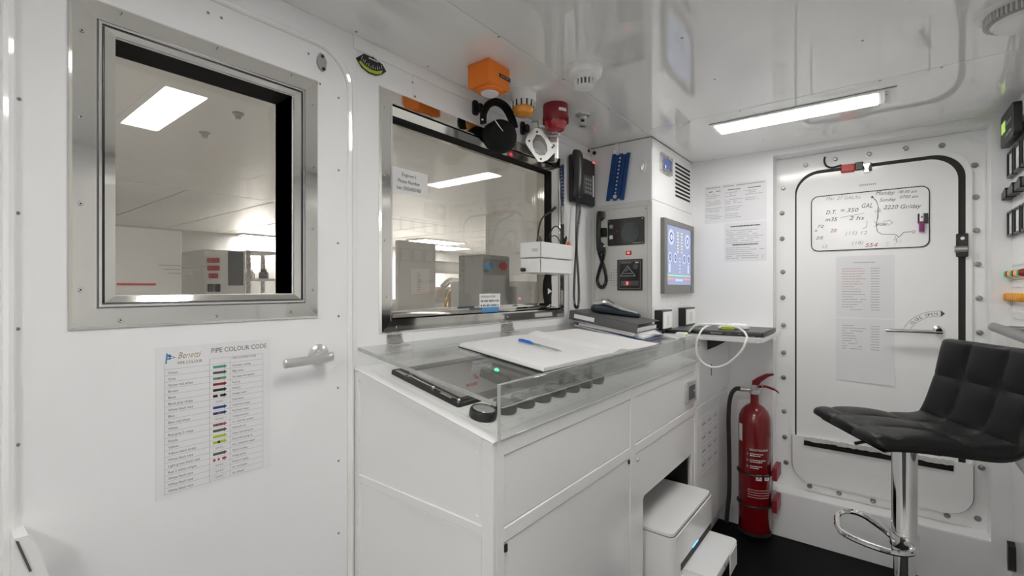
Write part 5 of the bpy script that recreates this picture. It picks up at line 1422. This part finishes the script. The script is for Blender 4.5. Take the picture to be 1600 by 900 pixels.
MB('white').tube(bez([pX(u, v, x) for (u, v, x) in cpx], 8), .0042, 8).build('usb_cable', label='white cable hanging in a loop from the laptop', cat='cable')
# charger clutter on the worktop
t = thing('power_plug', (2.30, .75, 1.0225), 'small white plug on the worktop below the left switch', 'plug')
MB('white').box(2.165, 2.21, .70, .745, 1.0225, 1.045, .004).build('body', t)
MB('lime').box(2.17, 2.20, .696, .70, 1.028, 1.038, .001).build('lime_stripe', t)

# ================================================================== FIRE EXTINGUISHER
EX, EY, ER = 2.598, .497, .0735
t = thing('fire_extinguisher', (EX, EY, .03), 'red fire extinguisher with black hose beside the hatch', 'extinguisher')
MB('red').lathe((EX, EY, .032), ZUP, [(.058, 0), (.068, .004), (ER, .014), (ER, .555), (.070, .580), (.060, .605), (.042, .627), (.024, .638), (.020, .642)], 40).build('cylinder', t)
MB('rubber').lathe((EX, EY, .030), ZUP, [(ER + .0015, .004), (ER + .0015, .020)], 40, False).build('base_ring', t)
mb = MB('red').lathe((EX, EY, .672), ZUP, [(.019, 0), (.019, .050)], 18); mb.build('neck', t)
ca = math.atan2(-EY, -EX); cd = V((math.cos(ca), math.sin(ca), 0)); rt = V((-cd.y, cd.x, 0))   # towards the camera; rt = image right
if rt.dot(V((0, -1, 0))) < 0: rt = -rt
mb = MB('silver').lathe((EX, EY, .720), ZUP, [(.023, 0), (.023, .022), (.016, .026), (.016, .046)], 16); mb.cyl(V((EX, EY, .738)), V((EX, EY, .738)) - rt * .055, .011, .009, 12); mb.build('valve', t)
Fh = Fr((EX, EY, 0), rt, ZUP, cd)
mb = MB('red').prism(Fh, [(-.012, .765), (.020, .765), (.030, .785), (.062, .812), (.085, .822), (.083, .829), (.05, .825), (.016, .806), (-.010, .785)], -.012, .012); mb.build('upper_lever', t)
mb = MB('red').prism(Fh, [(.010, .752), (.050, .757), (.090, .745), (.108, .732), (.105, .741), (.085, .757), (.05, .767), (.010, .765)], -.012, .012); mb.build('carry_handle', t)
mb = MB('silver').tube([Fh.p(.025 + .012 * math.cos(a_ * PI / 6), .755 + .014 * math.sin(a_ * PI / 6), .014) for a_ in range(12)], .0016, 6, True); mb.build('pin_ring', t)
hp = bez([Fh.p(-.050, .738, 0), Fh.p(-.085, .737, .01), Fh.p(-.108, .700, .03), Fh.p(-.116, .60, .05), Fh.p(-.112, .40, .07), Fh.p(-.112, .24, .08), Fh.p(-.120, .14, .085), Fh.p(-.124, .085, .08)], 8)
MB('black').tube(hp, .0105, 10).build('hose', t)
MB('silver').cyl(Fh.p(-.036, .738, 0), Fh.p(-.064, .738, .003), .0125, None, 12).build('hose_nut', t)
CE = Cyl(EX, EY, ER + .0006, ca)
def cpatch(m, a0, a1, b0, b1, n, name):
    mb = MB(m); k = max(2, int((a1 - a0) / .008)); mb.grid([[CE.p(a0 + (a1 - a0) * i / k, b, n) for i in range(k + 1)] for b in (b0, b1)]); return mb.build(name, t)
sgn = 1.0 if (CE.p(.01, 0) - CE.p(0, 0)).dot(rt) > 0 else -1.0
class CylR(Cyl):
    def p(s, a, b, n=0.0): return Cyl.p(s, a * sgn, b, n)
CE = CylR(EX, EY, ER + .0006, ca)
cpatch('paper', -.085, -.060, .49, .575, .0004, 'side_label')
mb = MB('paper'); n_ = .0006
mb.text(CE, 'FIRE EXTINGUISHER', -.022, .455, .0135, n_, sx=.72)
for i, w in enumerate((.060, .070, .055)):
    z = .432 - i * .030
    mb.text(CE, str(i + 1) + '.', -.036, z, .014, n_)
    for r in range(2):
        a = -.020
        while a < -.020 + w * (1 - .3 * r):
            q = random.uniform(.004, .010); mb.face(CE, [(a, z + .006 - r * .009), (a + q, z + .006 - r * .009), (a + q, z + .010 - r * .009), (a, z + .010 - r * .009)], n_); a += q + .0022
mb.build('instructions', t)
for a in (.006, .046):
    mb = MB('paper').grid([[CE.p(a + .026 * i / 4, b, .0006) for i in range(5)] for b in (.312, .340)])
    mb.m('ink').face(CE, circ(a + .013, .330, .004, 8), .0009); mb.line(CE, [(a + .006, .316), (a + .013, .326), (a + .020, .318)], .003, .0009)
    mb.build('pictogram', t)
mb = MB('inkredpale')
for i in range(4):
    a = -.03
    while a < .07: q = random.uniform(.004, .01); mb.face(CE, [(a, .262 - i * .012), (a + q, .262 - i * .012), (a + q, .266 - i * .012), (a, .266 - i * .012)], .0006); a += q + .002
mb.build('small_print', t)
tt = thing('extinguisher_bracket', (EX, EY, .17), 'red wall bracket with two black straps round the extinguisher', 'bracket')
for z in (.335, .180):
    mb = MB('black').tube([V((EX + (ER + .004) * math.cos(k * PI / 16), EY + (ER + .004) * math.sin(k * PI / 16), z)) for k in range(32)], .0045, 6, True); mb.build('strap', tt)
    mb = MB('redbody'); mb.box(EX - .03, XH - .001, EY - ER - .030, EY - ER - .008, z - .022, z + .040, .003); mb.build('clamp', tt)
MB('redbody').box(XH - .012, XH - .001, EY - .05, EY + .05, .14, .50, .002).build('back_plate', tt)

# ================================================================== BAR STOOL
SX, SYY = 1.776, -.054
st = thing('bar_stool', (SX, SYY, 0), 'black quilted bar stool with chrome column and foot ring', 'stool')
fw = V((-.50, .866, 0)).normalized(); lf = V((.866, .50, 0)).normalized()   # facing direction, far side
ZS = .853
# profile of the upholstered shell: (forward, up, normal) from front lip to the top of the back
def seat_profile():
    pts = []
    pts += [V((.168, -.020)), V((.160, -.004)), V((.120, .002)), (V((.04, .000))), V((-.05, -.008)), V((-.115, -.012)), V((-.150, .002)), V((-.172, .040)), V((-.188, .09)), V((-.204, .15)), V((-.216, .20)), V((-.224, .238))]
    return pts
pf = bez([V((p[0], p[1], 0)) for p in seat_profile()], 6)
cum = [0]
for i in range(1, len(pf)): cum.append(cum[-1] + (pf[i] - pf[i - 1]).length)
TOT = cum[-1]; BEND = cum[6 * 6]
def shell(i0, i1, name, tuft, hw0, hw1):
    """closed padded shell between profile samples i0..i1"""
    mb = MB('leather'); NT = 36; top = []; bot = []
    for i in range(i0, i1 + 1):
        f = (i - i0) / (i1 - i0); p = pf[i]; tg = (pf[min(i + 1, len(pf) - 1)] - pf[max(i - 1, 0)]).normalized(); nr = V((tg.y, -tg.x, 0))
        if nr.y < 0 and i < 36: nr = -nr
        if i >= 36 and nr.x < 0: nr = -nr
        hw = hw0 + (hw1 - hw0) * f
        edge_f = min(1, min(f if i0 == 0 else 1, (1 - f) if i1 == len(pf) - 1 else 1) / .10)
        hwf = hw * (1 - .10 * (1 - math.sqrt(max(0, 1 - (1 - edge_f) ** 2))))
        rt_, rb_ = [], []
        for j in range(NT + 1):
            u = -1 + 2 * j / NT
            eu = min(1, (1 - abs(u)) / .14); rnd = math.sqrt(max(0, 1 - (1 - eu) ** 2)); rnd2 = math.sqrt(max(0, 1 - (1 - edge_f) ** 2)) if (i0 == 0 or i1 == len(pf) - 1) else 1
            pil = abs(math.sin(PI * (u + 1) / 2 * 3)) ** .55 * abs(math.sin(PI * f * tuft + .0001)) ** .55
            th = (.020 + .010 * pil) * (.25 + .75 * rnd) * (.25 + .75 * rnd2)
            tb = .020 * (.25 + .75 * rnd) * (.25 + .75 * rnd2)
            c = V((SX, SYY, ZS)) + fw * p.x + V((0, 0, p.y)) + lf * (u * hwf)
            nw = fw * nr.x + V((0, 0, nr.y))
            rt_.append(c + nw * (th - .016)); rb_.append(c - nw * (tb + .014))
        top.append(rt_); bot.append(rb_)
    mb.grid(top); mb.grid(bot)
    n = len(top)
    for i in range(n - 1):
        for j in (0, NT): mb.quadpts([top[i][j], top[i + 1][j], bot[i + 1][j], bot[i][j]])
    for j in range(NT):
        for i in (0, n - 1): mb.quadpts([top[i][j], top[i][j + 1], bot[i][j + 1], bot[i][j]])
    return mb.build(name, st)
shell(0, 36, 'seat', 3, .172, .182)
shell(36, len(pf) - 1, 'backrest', 2, .182, .186)
MB('black').box(SX - .075, SX + .075, SYY - .075, SYY + .075, .797, .806, .002).build('seat_plate', st)
mb = MB('black').tube([V((SX, SYY, .795)) - fw * .0, V((SX, SYY, .792)) + lf * .06 + fw * .03, V((SX, SYY, .770)) + lf * .07 + fw * .095], .005, 8); mb.build('lift_lever', st)
MB('chrome').lathe((SX, SYY, .485), ZUP, [(.0305, 0), (.0315, .004), (.0315, .018), (.0300, .022), (.0300, .31)], 32).build('outer_sleeve', st)
MB('chrome').lathe((SX, SYY, .03), ZUP, [(.0255, 0), (.0255, .46)], 28).build('column', st)
MB('chrome').lathe((SX, SYY, 0), ZUP, [(.20, 0), (.20, .004), (.17, .012), (.08, .026), (.035, .045), (.029, .06)], 48).build('base', st)
FZ = .522
lp = []
ctr = V((SX, SYY, FZ)); dirv = (V(pZ(1325, 822, FZ)) - ctr); dirv.z = 0; Lf = dirv.length; dirv.normalize(); sd = V((-dirv.y, dirv.x, 0))
hw = .095
lp = [(1.772, -.024), (1.83, .010), (1.880, .052), (1.878, .086), (1.835, .106), (1.783, .108), (1.73, .100), (1.695, .080), (1.671, .037), (1.661, -.012), (1.670, -.048), (1.700, -.070), (1.745, -.060), (1.772, -.024)]
cc = bez([V((x, y, FZ)) for (x, y) in lp], 6)[:-1]
MB('chrome').tube(cc, .0085, 10, True).build('foot_ring', st)
MB('chrome').lathe((SX, SYY, FZ - .022), ZUP, [(.033, 0), (.034, .003), (.034, .041), (.033, .044)], 28).build('ring_collar', st)

# ================================================================== SWITCHBOARD ON THE RIGHT
sb = thing('switchboard', (2.1, -.6, 0), 'white electrical switchboard along the right wall', 'switchboard')
MB('wall').box(1.32, XH - .001, -.795, YS - .004, .0, ZC - .004).build('body', sb)
for (x0, x1) in ((1.322, 1.998), (2.002, XH - .001)):
    MB('gloss').fbox(FS, -x1, -x0, 1.868, ZC - .006, -.004, .012, .001).build('top_panel', sb)
    MB('gloss').fbox(FS, -x1, -x0, .96, 1.862, -.004, 0, .001).build('front_door', sb)
    MB('gloss').fbox(FS, -x1, -x0, .03, .955, -.004, 0, .001).build('front_door', sb)
def meter(a, b, w, h):
    m_ = MB('black').prism(FS, re(a, a + w, b, b + h), 0, .016, [re(a + .008, a + w - .008, b + .008, b + h - .008)]).build('meter', sb)
    mb = MB('paper').fbox(FS, a + .008, a + w - .008, b + .008, b + h - .008, .0, .010); mb.m('ink').line(FS, [(a + .015, b + .02), (a + w - .02, b + h - .03)], .0015, .0103); mb.build('meter_face', m_)
for k in range(4):
    meter(-2.682 + k * .118, 1.684, .096, .100); meter(-2.682 + k * .118, 1.452, .096, .098)
    s_ = MB('black').prism(FS, [(-2.715 + k * .118 + .02, 1.625), (-2.70 + k * .118 + .08, 1.64), (-2.70 + k * .118 + .10, 1.615), (-2.70 + k * .118 + .09, 1.60), (-2.70 + k * .118 + .045, 1.605), (-2.715 + k * .118 + .022, 1.60)], .0, .030).build('selector_switch', sb)
cl = ['lampgreen', 'redbody', 'lamporange', 'lampgreen', 'redbody', 'lamporange', 'lampgreen', 'redbody']
for i, m_ in enumerate(cl): 
    MB(m_).lathe(FS.p(-2.675 + i * .036, 1.305, 0), FS.N, [(.015, 0), (.015, .010), (.011, .024), (.008, .026)], 16).build('lamp', sb)
for i in range(8):
    s_ = MB('switchor').lathe(FS.p(-2.675 + i * .036, 1.215, 0), FS.N, [(.015, 0), (.015, .022), (.012, .026)], 16).build('push_button', sb)
mb = MB('inkpale')
for i in range(8):
    a = -2.675 + i * .036; mb.rect(FS, a - .012, a + .012, 1.282, 1.285, .0006); mb.rect(FS, a - .012, a + .012, 1.335, 1.338, .0006); mb.rect(FS, a - .012, a + .010, 1.185, 1.188, .0006); mb.rect(FS, a - .001, a + .001, 1.165, 1.195, .0006)
    mb.rect(FS, a - .010, a + .010, 1.250, 1.253, .0006)
for k in range(3): mb.line(FS, [(-2.69, 1.87 - k * .012), (-2.40, 1.87 - k * .012)], .0015, .0126)
mb.build('printed_legend', sb)
MB('cream').fbox(FS, -2.66, -2.30, 1.135, 1.16, 0, .012, .002).build('ledge', sb); MB('cream').fbox(FS, -2.66, -2.30, 1.02, 1.085, 0, .020, .002).build('ledge', sb)
# intercom with green display high on the board
q0 = FS.px(1581, 200, .03); q1 = FS.px(1600, 140, .03)
t = thing('generator_controller', tuple(FS.p(-2.5, 1.80)), 'black controller with green display high on the switchboard', 'controller')
pl = MB('black').prism(FS, rr(-2.672, -2.44, 1.800, 1.925, .02, 5), .0125, .034).build('case', t)
MB('lcd').fbox(FS, -2.650, -2.585, 1.852, 1.893, .034, .0355).build('display', pl)
for i in range(4):
    for j in range(2): MB('greymd').lathe(FS.p(-2.565 + i * .028, 1.83 + j * .04, .034), FS.N, [(.007, 0), (.007, .002), (.005, .003)], 10).build('key', pl)
# grab rails
def grab_rail(p0, p1, r, lab, posts, name='grab_rail'):
    t = thing(name, tuple(p1), lab, 'rail', 'grab rails on the switchboard'); mb = MB('rail'); mb.tube([V(p0), V(p1)], r, 16); mb.build('bar', t)
    for f in posts:
        c = V(p0) + (V(p1) - V(p0)) * f; mb = MB('rail').cyl(c, V((c.x, YS, c.z)), .009, None, 10); mb.lathe(V((c.x, YS, c.z)), (0, 1, 0), [(.022, 0), (.022, .004)], 14); mb.build('post', t)
rp = pY(1553, 511, -.318)
grab_rail(rp, (1.42, -.318, rp.z), .0155, 'thick grey upper grab rail in front of the switchboard', (.06, .5, .95))
rq = pY(1580, 704, -.345)
grab_rail(rq, (1.42, -.345, rq.z), .013, 'grey lower grab rail on the switchboard behind the stool', (.08, .5, .95))
t = thing('cabinet_latch', tuple(FS.p(-2.5, .2)), 'black catch low on the switchboard door', 'latch')
a, b = FS.px(1581, 868, .01)
MB('black').prism(FS, [(a - .012, b + .05), (a + .010, b + .035), (a + .016, b - .05), (a + .0, b - .062), (a - .012, b - .02)], .0, .022).build('body', t); MB('greymd').fbox(FS, a - .026, a - .012, b + .005, b + .045, 0, .012, .002).build('keeper', t)
a, b = FS.px(1568, 757, .02)
t = thing('rubber_stop', tuple(FS.p(a, b)), 'small black rubber stop low on the switchboard', 'stop')
MB('rubber').cyl(FS.p(a, b, .012), FS.p(a, b, .046), .012, .015, 14).build('bumper', t); MB('greylt').cyl(FS.p(a, b, 0), FS.p(a, b, .012), .010, None, 12).build('stud', t)

# ================================================================== NEAR LEFT: white plastic door hook
t = thing('door_hook', tuple(FW.p(.13, .72)), 'white plastic door holder low at the left edge of the door', 'door holder')
q = [FW.px(*p_, n=.05) for p_ in ((22, 842), (44, 836), (62, 858), (78, 905), (60, 935), (20, 935))]
MB('white').prism(FW, q, .0, .05).build('block', t)
q = [FW.px(*p_, n=.052) for p_ in ((24, 846), (29, 846), (50, 892), (46, 894))]
MB('greydk').prism(FW, q, .050, .052).build('slot', t)

# ================================================================== NEXT ROOM SEEN THROUGH THE GLASS
Y0, Y1, XA, XB = YW + .10, 6.6, -3.2, 7.5
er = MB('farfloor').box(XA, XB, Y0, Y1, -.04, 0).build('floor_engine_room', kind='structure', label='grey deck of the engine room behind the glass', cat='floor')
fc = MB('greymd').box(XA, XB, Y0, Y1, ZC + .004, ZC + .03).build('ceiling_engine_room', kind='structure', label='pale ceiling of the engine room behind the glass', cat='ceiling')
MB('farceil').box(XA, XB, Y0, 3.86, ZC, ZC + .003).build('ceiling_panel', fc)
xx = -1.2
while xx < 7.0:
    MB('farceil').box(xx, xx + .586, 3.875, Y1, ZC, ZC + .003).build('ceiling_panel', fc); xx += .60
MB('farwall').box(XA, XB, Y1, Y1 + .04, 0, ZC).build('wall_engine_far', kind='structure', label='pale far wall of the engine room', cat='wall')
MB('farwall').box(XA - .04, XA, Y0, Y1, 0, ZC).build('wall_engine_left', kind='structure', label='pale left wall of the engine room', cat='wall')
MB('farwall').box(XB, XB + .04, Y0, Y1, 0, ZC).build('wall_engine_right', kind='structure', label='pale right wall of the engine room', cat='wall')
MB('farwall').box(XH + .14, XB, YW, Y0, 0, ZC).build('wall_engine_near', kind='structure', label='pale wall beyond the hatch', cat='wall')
def far_light(uv, lab):
    P_ = [pZ(u, v, ZC) for (u, v) in uv]; x0 = min(p.x for p in P_); x1 = max(p.x for p in P_); y0 = min(p.y for p in P_); y1 = min(max(p.y for p in P_), Y1 - .05)
    y0 = min(y0, y1 - .1)
    t = thing('ceiling_light', ((x0 + x1) / 2, (y0 + y1) / 2, ZC - .02), lab, 'light', 'engine room lights')
    MB('enginewhite').prism(FCE, re(x0 - .02, x1 + .02, y0 - .02, y1 + .02), 0, .02, [re(x0, x1, y0, y1)]).build('frame', t)
    MB('farled').fbox(FCE, x0, x1, y0, y1, .004, .015).build('diffuser', t)
far_light(((348, 370), (386, 366), (429, 369), (392, 375)), 'square lit panel on the engine room ceiling right in the door window')
far_light(((284, 383), (330, 388), (300, 384)), 'low lit strip on the engine room ceiling in the door window')
far_light(((665, 372), (725, 379), (668, 378)), 'upper lit strip on the engine room ceiling in the wide window')
far_light(((680, 382), (725, 388), (684, 388)), 'lower lit strip on the engine room ceiling in the wide window')
t = thing('ceiling_light', (-1.2, 2.6, ZC - .02), 'added fill light panel on the engine room ceiling, unseen on the left', 'light', 'engine room lights')  # added outside the window view to brighten the engine room ceiling
MB('enginewhite').prism(FCE, re(-1.52, -.88, 2.28, 2.92), 0, .02, [re(-1.5, -.9, 2.3, 2.9)]).build('frame', t); MB('farled').fbox(FCE, -1.5, -.9, 2.3, 2.9, .004, .015).build('diffuser', t)
t = thing('ceiling_light', (6.2, 2.6, ZC - .02), 'added fill light panel on the engine room ceiling, unseen on the right', 'light', 'engine room lights')  # added fill for the engine room, kept clear of both windows
MB('enginewhite').prism(FCE, re(5.88, 6.82, 2.08, 2.72), 0, .02, [re(5.9, 6.8, 2.1, 2.7)]).build('frame', t); MB('farled').fbox(FCE, 5.9, 6.8, 2.1, 2.7, .004, .015).build('diffuser', t)
for (u, v, lab) in ((372, 177, 'dark grey sensor nearer the light on the ceiling behind the door window'), (320, 207, 'dark grey sensor lower on the ceiling behind the door window')):
    c = pZ(u, v, ZC); MB('greymd').lathe((c.x, c.y, ZC), (0, 0, -1), [(.022, 0), (.022, .004), (.012, .012), (.010, .024)], 14).build('ceiling_sensor', label=lab, cat='sensor', group='sensors on the engine room ceiling')
# switch cabinet with red switches and dark glazed door
CYF = 4.6; FE = Fr((0, CYF, 0), (1, 0, 0), ZUP, (0, -1, 0))
a0, zt = FE.px(320, 389); a1, _ = FE.px(352, 389); a2, _ = FE.px(384, 389)
t = thing('engine_cabinet', (a1, CYF + .3, 0), 'white engine room cabinet with rows of red switches', 'cabinet')
MB('enginewhite').box(a0, a2, CYF, CYF + .6, 0, zt, .01).build('body', t)
for j, nrow in enumerate((4, 4, 3)):
    for i in range(nrow):
        u = 326 + i * 4.6 + (2 if j == 2 else 0); v = 407 + j * 12; a, b = FE.px(u, v)
        MB('redlens').fbox(FE, a - .012, a + .012, b - .022, b + .022, 0, .02, .004).build('switch', t)
for u in (328, 339): a, b = FE.px(u, 449); MB('black').fbox(FE, a - .02, a + .02, b - .04, b + .03, 0, .03, .005).build('breaker', t)
q0 = FE.px(356, 389); q1 = FE.px(380, 446)
w = MB('greydk').fbox(FE, q0[0], q1[0], q1[1], q0[1] - .02, 0, .01, .004).build('dark_display', t)
# metal rack with parts
t = thing('parts_rack', (2.15, 4.9, 0), 'steel rack of machine parts beside the engine room cabinet', 'rack')
ra0, _ = FE.px(388, 400); ra1, _ = FE.px(440, 400)
for x in (ra0, ra1):
    for y in (4.6, 5.0): MB('brushed').box(x - .015, x + .015, y - .015, y + .015, 0, 1.6).build('post', t)
for z in (.5, .95, 1.32, 1.58): MB('greylt').box(ra0, ra1, 4.6, 5.0, z, z + .02).build('shelf', t)
for i, (x, z, r, m_) in enumerate(((ra0 + .06, .971, .035, 'greydk'), ((ra0 + ra1) / 2, .971, .06, 'greymd'), (ra1 - .06, .971, .04, 'greydk'), (ra0 + .09, 1.341, .04, 'silver'), (ra1 - .09, 1.341, .045, 'greydk'))):
    MB(m_).lathe((x, 4.78, z), ZUP, [(r, 0), (r, r * 1.2), (r * .6, r * 1.6), (r * .6, r * 2.1)], 14).build('rack_canister', label=('dark', 'grey', 'black', 'silver', 'charcoal')[i] + (' canister on the middle shelf of the rack' if z < 1 else ' canister on the upper shelf of the rack'), cat='canister')
# pale partition low in the door window
FE6 = Fr((0, 4.3, 0), (1, 0, 0), ZUP, (0, -1, 0))
a0, _ = FE6.px(168, 400); a1, zt = FE6.px(284, 361)
t = thing('partition_panel', ((a0 + a1) / 2, 4.3, 0), 'pale partition with faint lines low in the door window', 'panel')
MB('enginewhite').box(a0, a1, 4.3, 4.34, 0, zt, .004).build('board', t)
mb = MB('inkpale')
for r in range(3): mb.rect(FE6, a0 + .30 + .03 * r, a0 + .62 - .05 * r, 1.42 - r * .03, 1.428 - r * .03, .001)
mb.build('lettering', t, kind='stuff')
MB('redsensor').fbox(FE6, a0 + .05, a0 + .28, 1.27, 1.285, 0, .01).build('red_bar', t)
# notice panel door in the wide window
FE2 = Fr((0, 3.2, 0), (1, 0, 0), ZUP, (0, -1, 0))
a0, zt = FE2.px(622, 375); a1, _ = FE2.px(681, 375)
t = thing('partition_panel', ((a0 + a1) / 2, 3.2, 0), 'cream partition with a faded list in the engine room', 'panel')
MB('enginewhite').box(a0, a1, 3.2, 3.24, 0, zt, .004).build('board', t)
MB('paper').fbox(FE2, a0 + .14, a1 - .08, 1.20, 1.42, 0, .002).build('sheet', t)
mb = MB('inkpale')
for r in range(12): mb.rect(FE2, a0 + .20, a0 + .20 + random.uniform(.03, .06), 1.22 + r * .015, 1.224 + r * .015, .003)
mb.build('lettering', t)
# engine block behind
en = thing('marine_engine', (2.2, 3.9, 0), 'white engine with chrome pipes behind the wide window', 'engine')
e0 = pY(682, 430, 3.7); e1 = pY(724, 480, 3.7)
ex0, ex1 = e0.x, e1.x
MB('enginewhite').box(ex0 - .1, ex1 + .5, 3.75, 4.6, 0, 1.12, .04).build('block', en)
for i in range(4): MB('greylt').box(ex0 + .02 + i * .18, ex0 + .15 + i * .18, 3.70, 4.0, 1.12, 1.26, .02).build('cylinder_head', en)
MB('gold').tube(bez([V((ex0 + .03, 3.55, .9)), V((ex0 + .04, 3.55, 1.12)), V((ex0 + .14, 3.55, 1.22)), V((ex0 + .24, 3.56, 1.12)), V((ex0 + .25, 3.56, .85))], 8), .045, 14).build('bent_pipe', en)
MB('chrome').tube(bez([V((ex0 + .0, 3.60, 1.26)), V((ex0 + .12, 3.6, 1.33)), V((ex0 + .3, 3.6, 1.28)), V((ex0 + .34, 3.6, 1.1))], 8), .035, 12).build('chrome_pipe', en)
MB('enginewhite').tube([V((ex0 - .05, 3.8, 1.48)), V((ex0 + .55, 3.8, 1.48))], .07, 16).build('exhaust_pipe', en)
mb = MB('steel')
for i in range(5): mb.ell(V((ex0 + .05 + .05 * i, 3.5, 1.27 + .03 * math.sin(i * 2))), V((1, 0, 0)), V((0, 0, 1)), V((0, 1, 0)), .03, .03, .03, 10, 6)
mb.build('fittings', en)
# white vent post
FE3 = Fr((0, 2.6, 0), (1, 0, 0), ZUP, (0, -1, 0))
a0, zt = FE3.px(728, 412); a1, _ = FE3.px(752, 412)
mb = MB('enginewhite').prism(FE3, rr(a0, a1, 0, zt, .04, 6), -.08, 0); vp_ = mb.build('vent_post', label='white rounded vent post in the engine room', cat='post')
# grey control box with blue and red buttons
FE4 = Fr((0, 2.0, 0), (1, 0, 0), ZUP, (0, -1, 0))
a0, zt = FE4.px(754, 397); a1, zb = FE4.px(797, 476)
t = thing('control_box', ((a0 + a1) / 2, 2.1, 0), 'grey engine room control box with blue and red knobs', 'control box')
MB('greymd').box(a0, a1, 2.0, 2.22, .98, zt, .008).build('body', t); MB('greymd').box((a0 + a1) / 2 - .03, (a0 + a1) / 2 + .03, 2.08, 2.14, 0, .98).build('stand', t)
for (u, m_) in ((760, 'cyanblue'), (782, 'redlens')):
    a, b = FE4.px(u, 416); MB(m_).lathe(FE4.p(a, b, 0), FE4.N, [(.016, 0), (.016, .02), (.030, .022), (.030, .034), (.022, .040)], 18).build('mushroom_button', t)
a, b = FE4.px(762, 462); MB('lime').lathe(FE4.p(a, b, 0), FE4.N, [(.022, 0), (.022, .02), (.012, .03)], 14).build('yellow_knob', t)
# tall grey cabinet at the right of the window
a0, _ = FE4.px(799, 400); a1 = a0 + .55
t = thing('equipment_cabinet', (a0 + .27, 2.3, 0), 'tall grey cabinet behind the right of the wide window', 'cabinet')
MB('greylt').box(a0, a1, 2.05, 2.6, 0, 1.30, .006).build('body', t)
MB('greymd').fbox(Fr((0, 2.05, 0), (1, 0, 0), ZUP, (0, -1, 0)), a0 + .02, a0 + .12, 1.0, 1.26, 0, .006, .001).build('grey_door', t)
MB('ledred').fbox(Fr((0, 2.05, 0), (1, 0, 0), ZUP, (0, -1, 0)), a0 + .16, a0 + .17, 1.17, 1.18, 0, .004).build('red_lamp', t)
FE5 = Fr((0, 2.9, 0), (1, 0, 0), ZUP, (0, -1, 0))
a0, _ = FE5.px(765, 350)
t = thing('bulkhead_panel', (a0 + .5, 2.9, 0), 'grey bulkhead with dark box in the engine room', 'panel')
MB('greylt').box(a0, a0 + 1.6, 2.9, 2.95, 0, ZC - .01).build('board', t)
b0 = FE5.px(767, 325); b1 = FE5.px(796, 290)
MB('greydk').fbox(FE5, b0[0], b1[0], b0[1], b1[1], 0, .08, .006).build('dark_box', t)
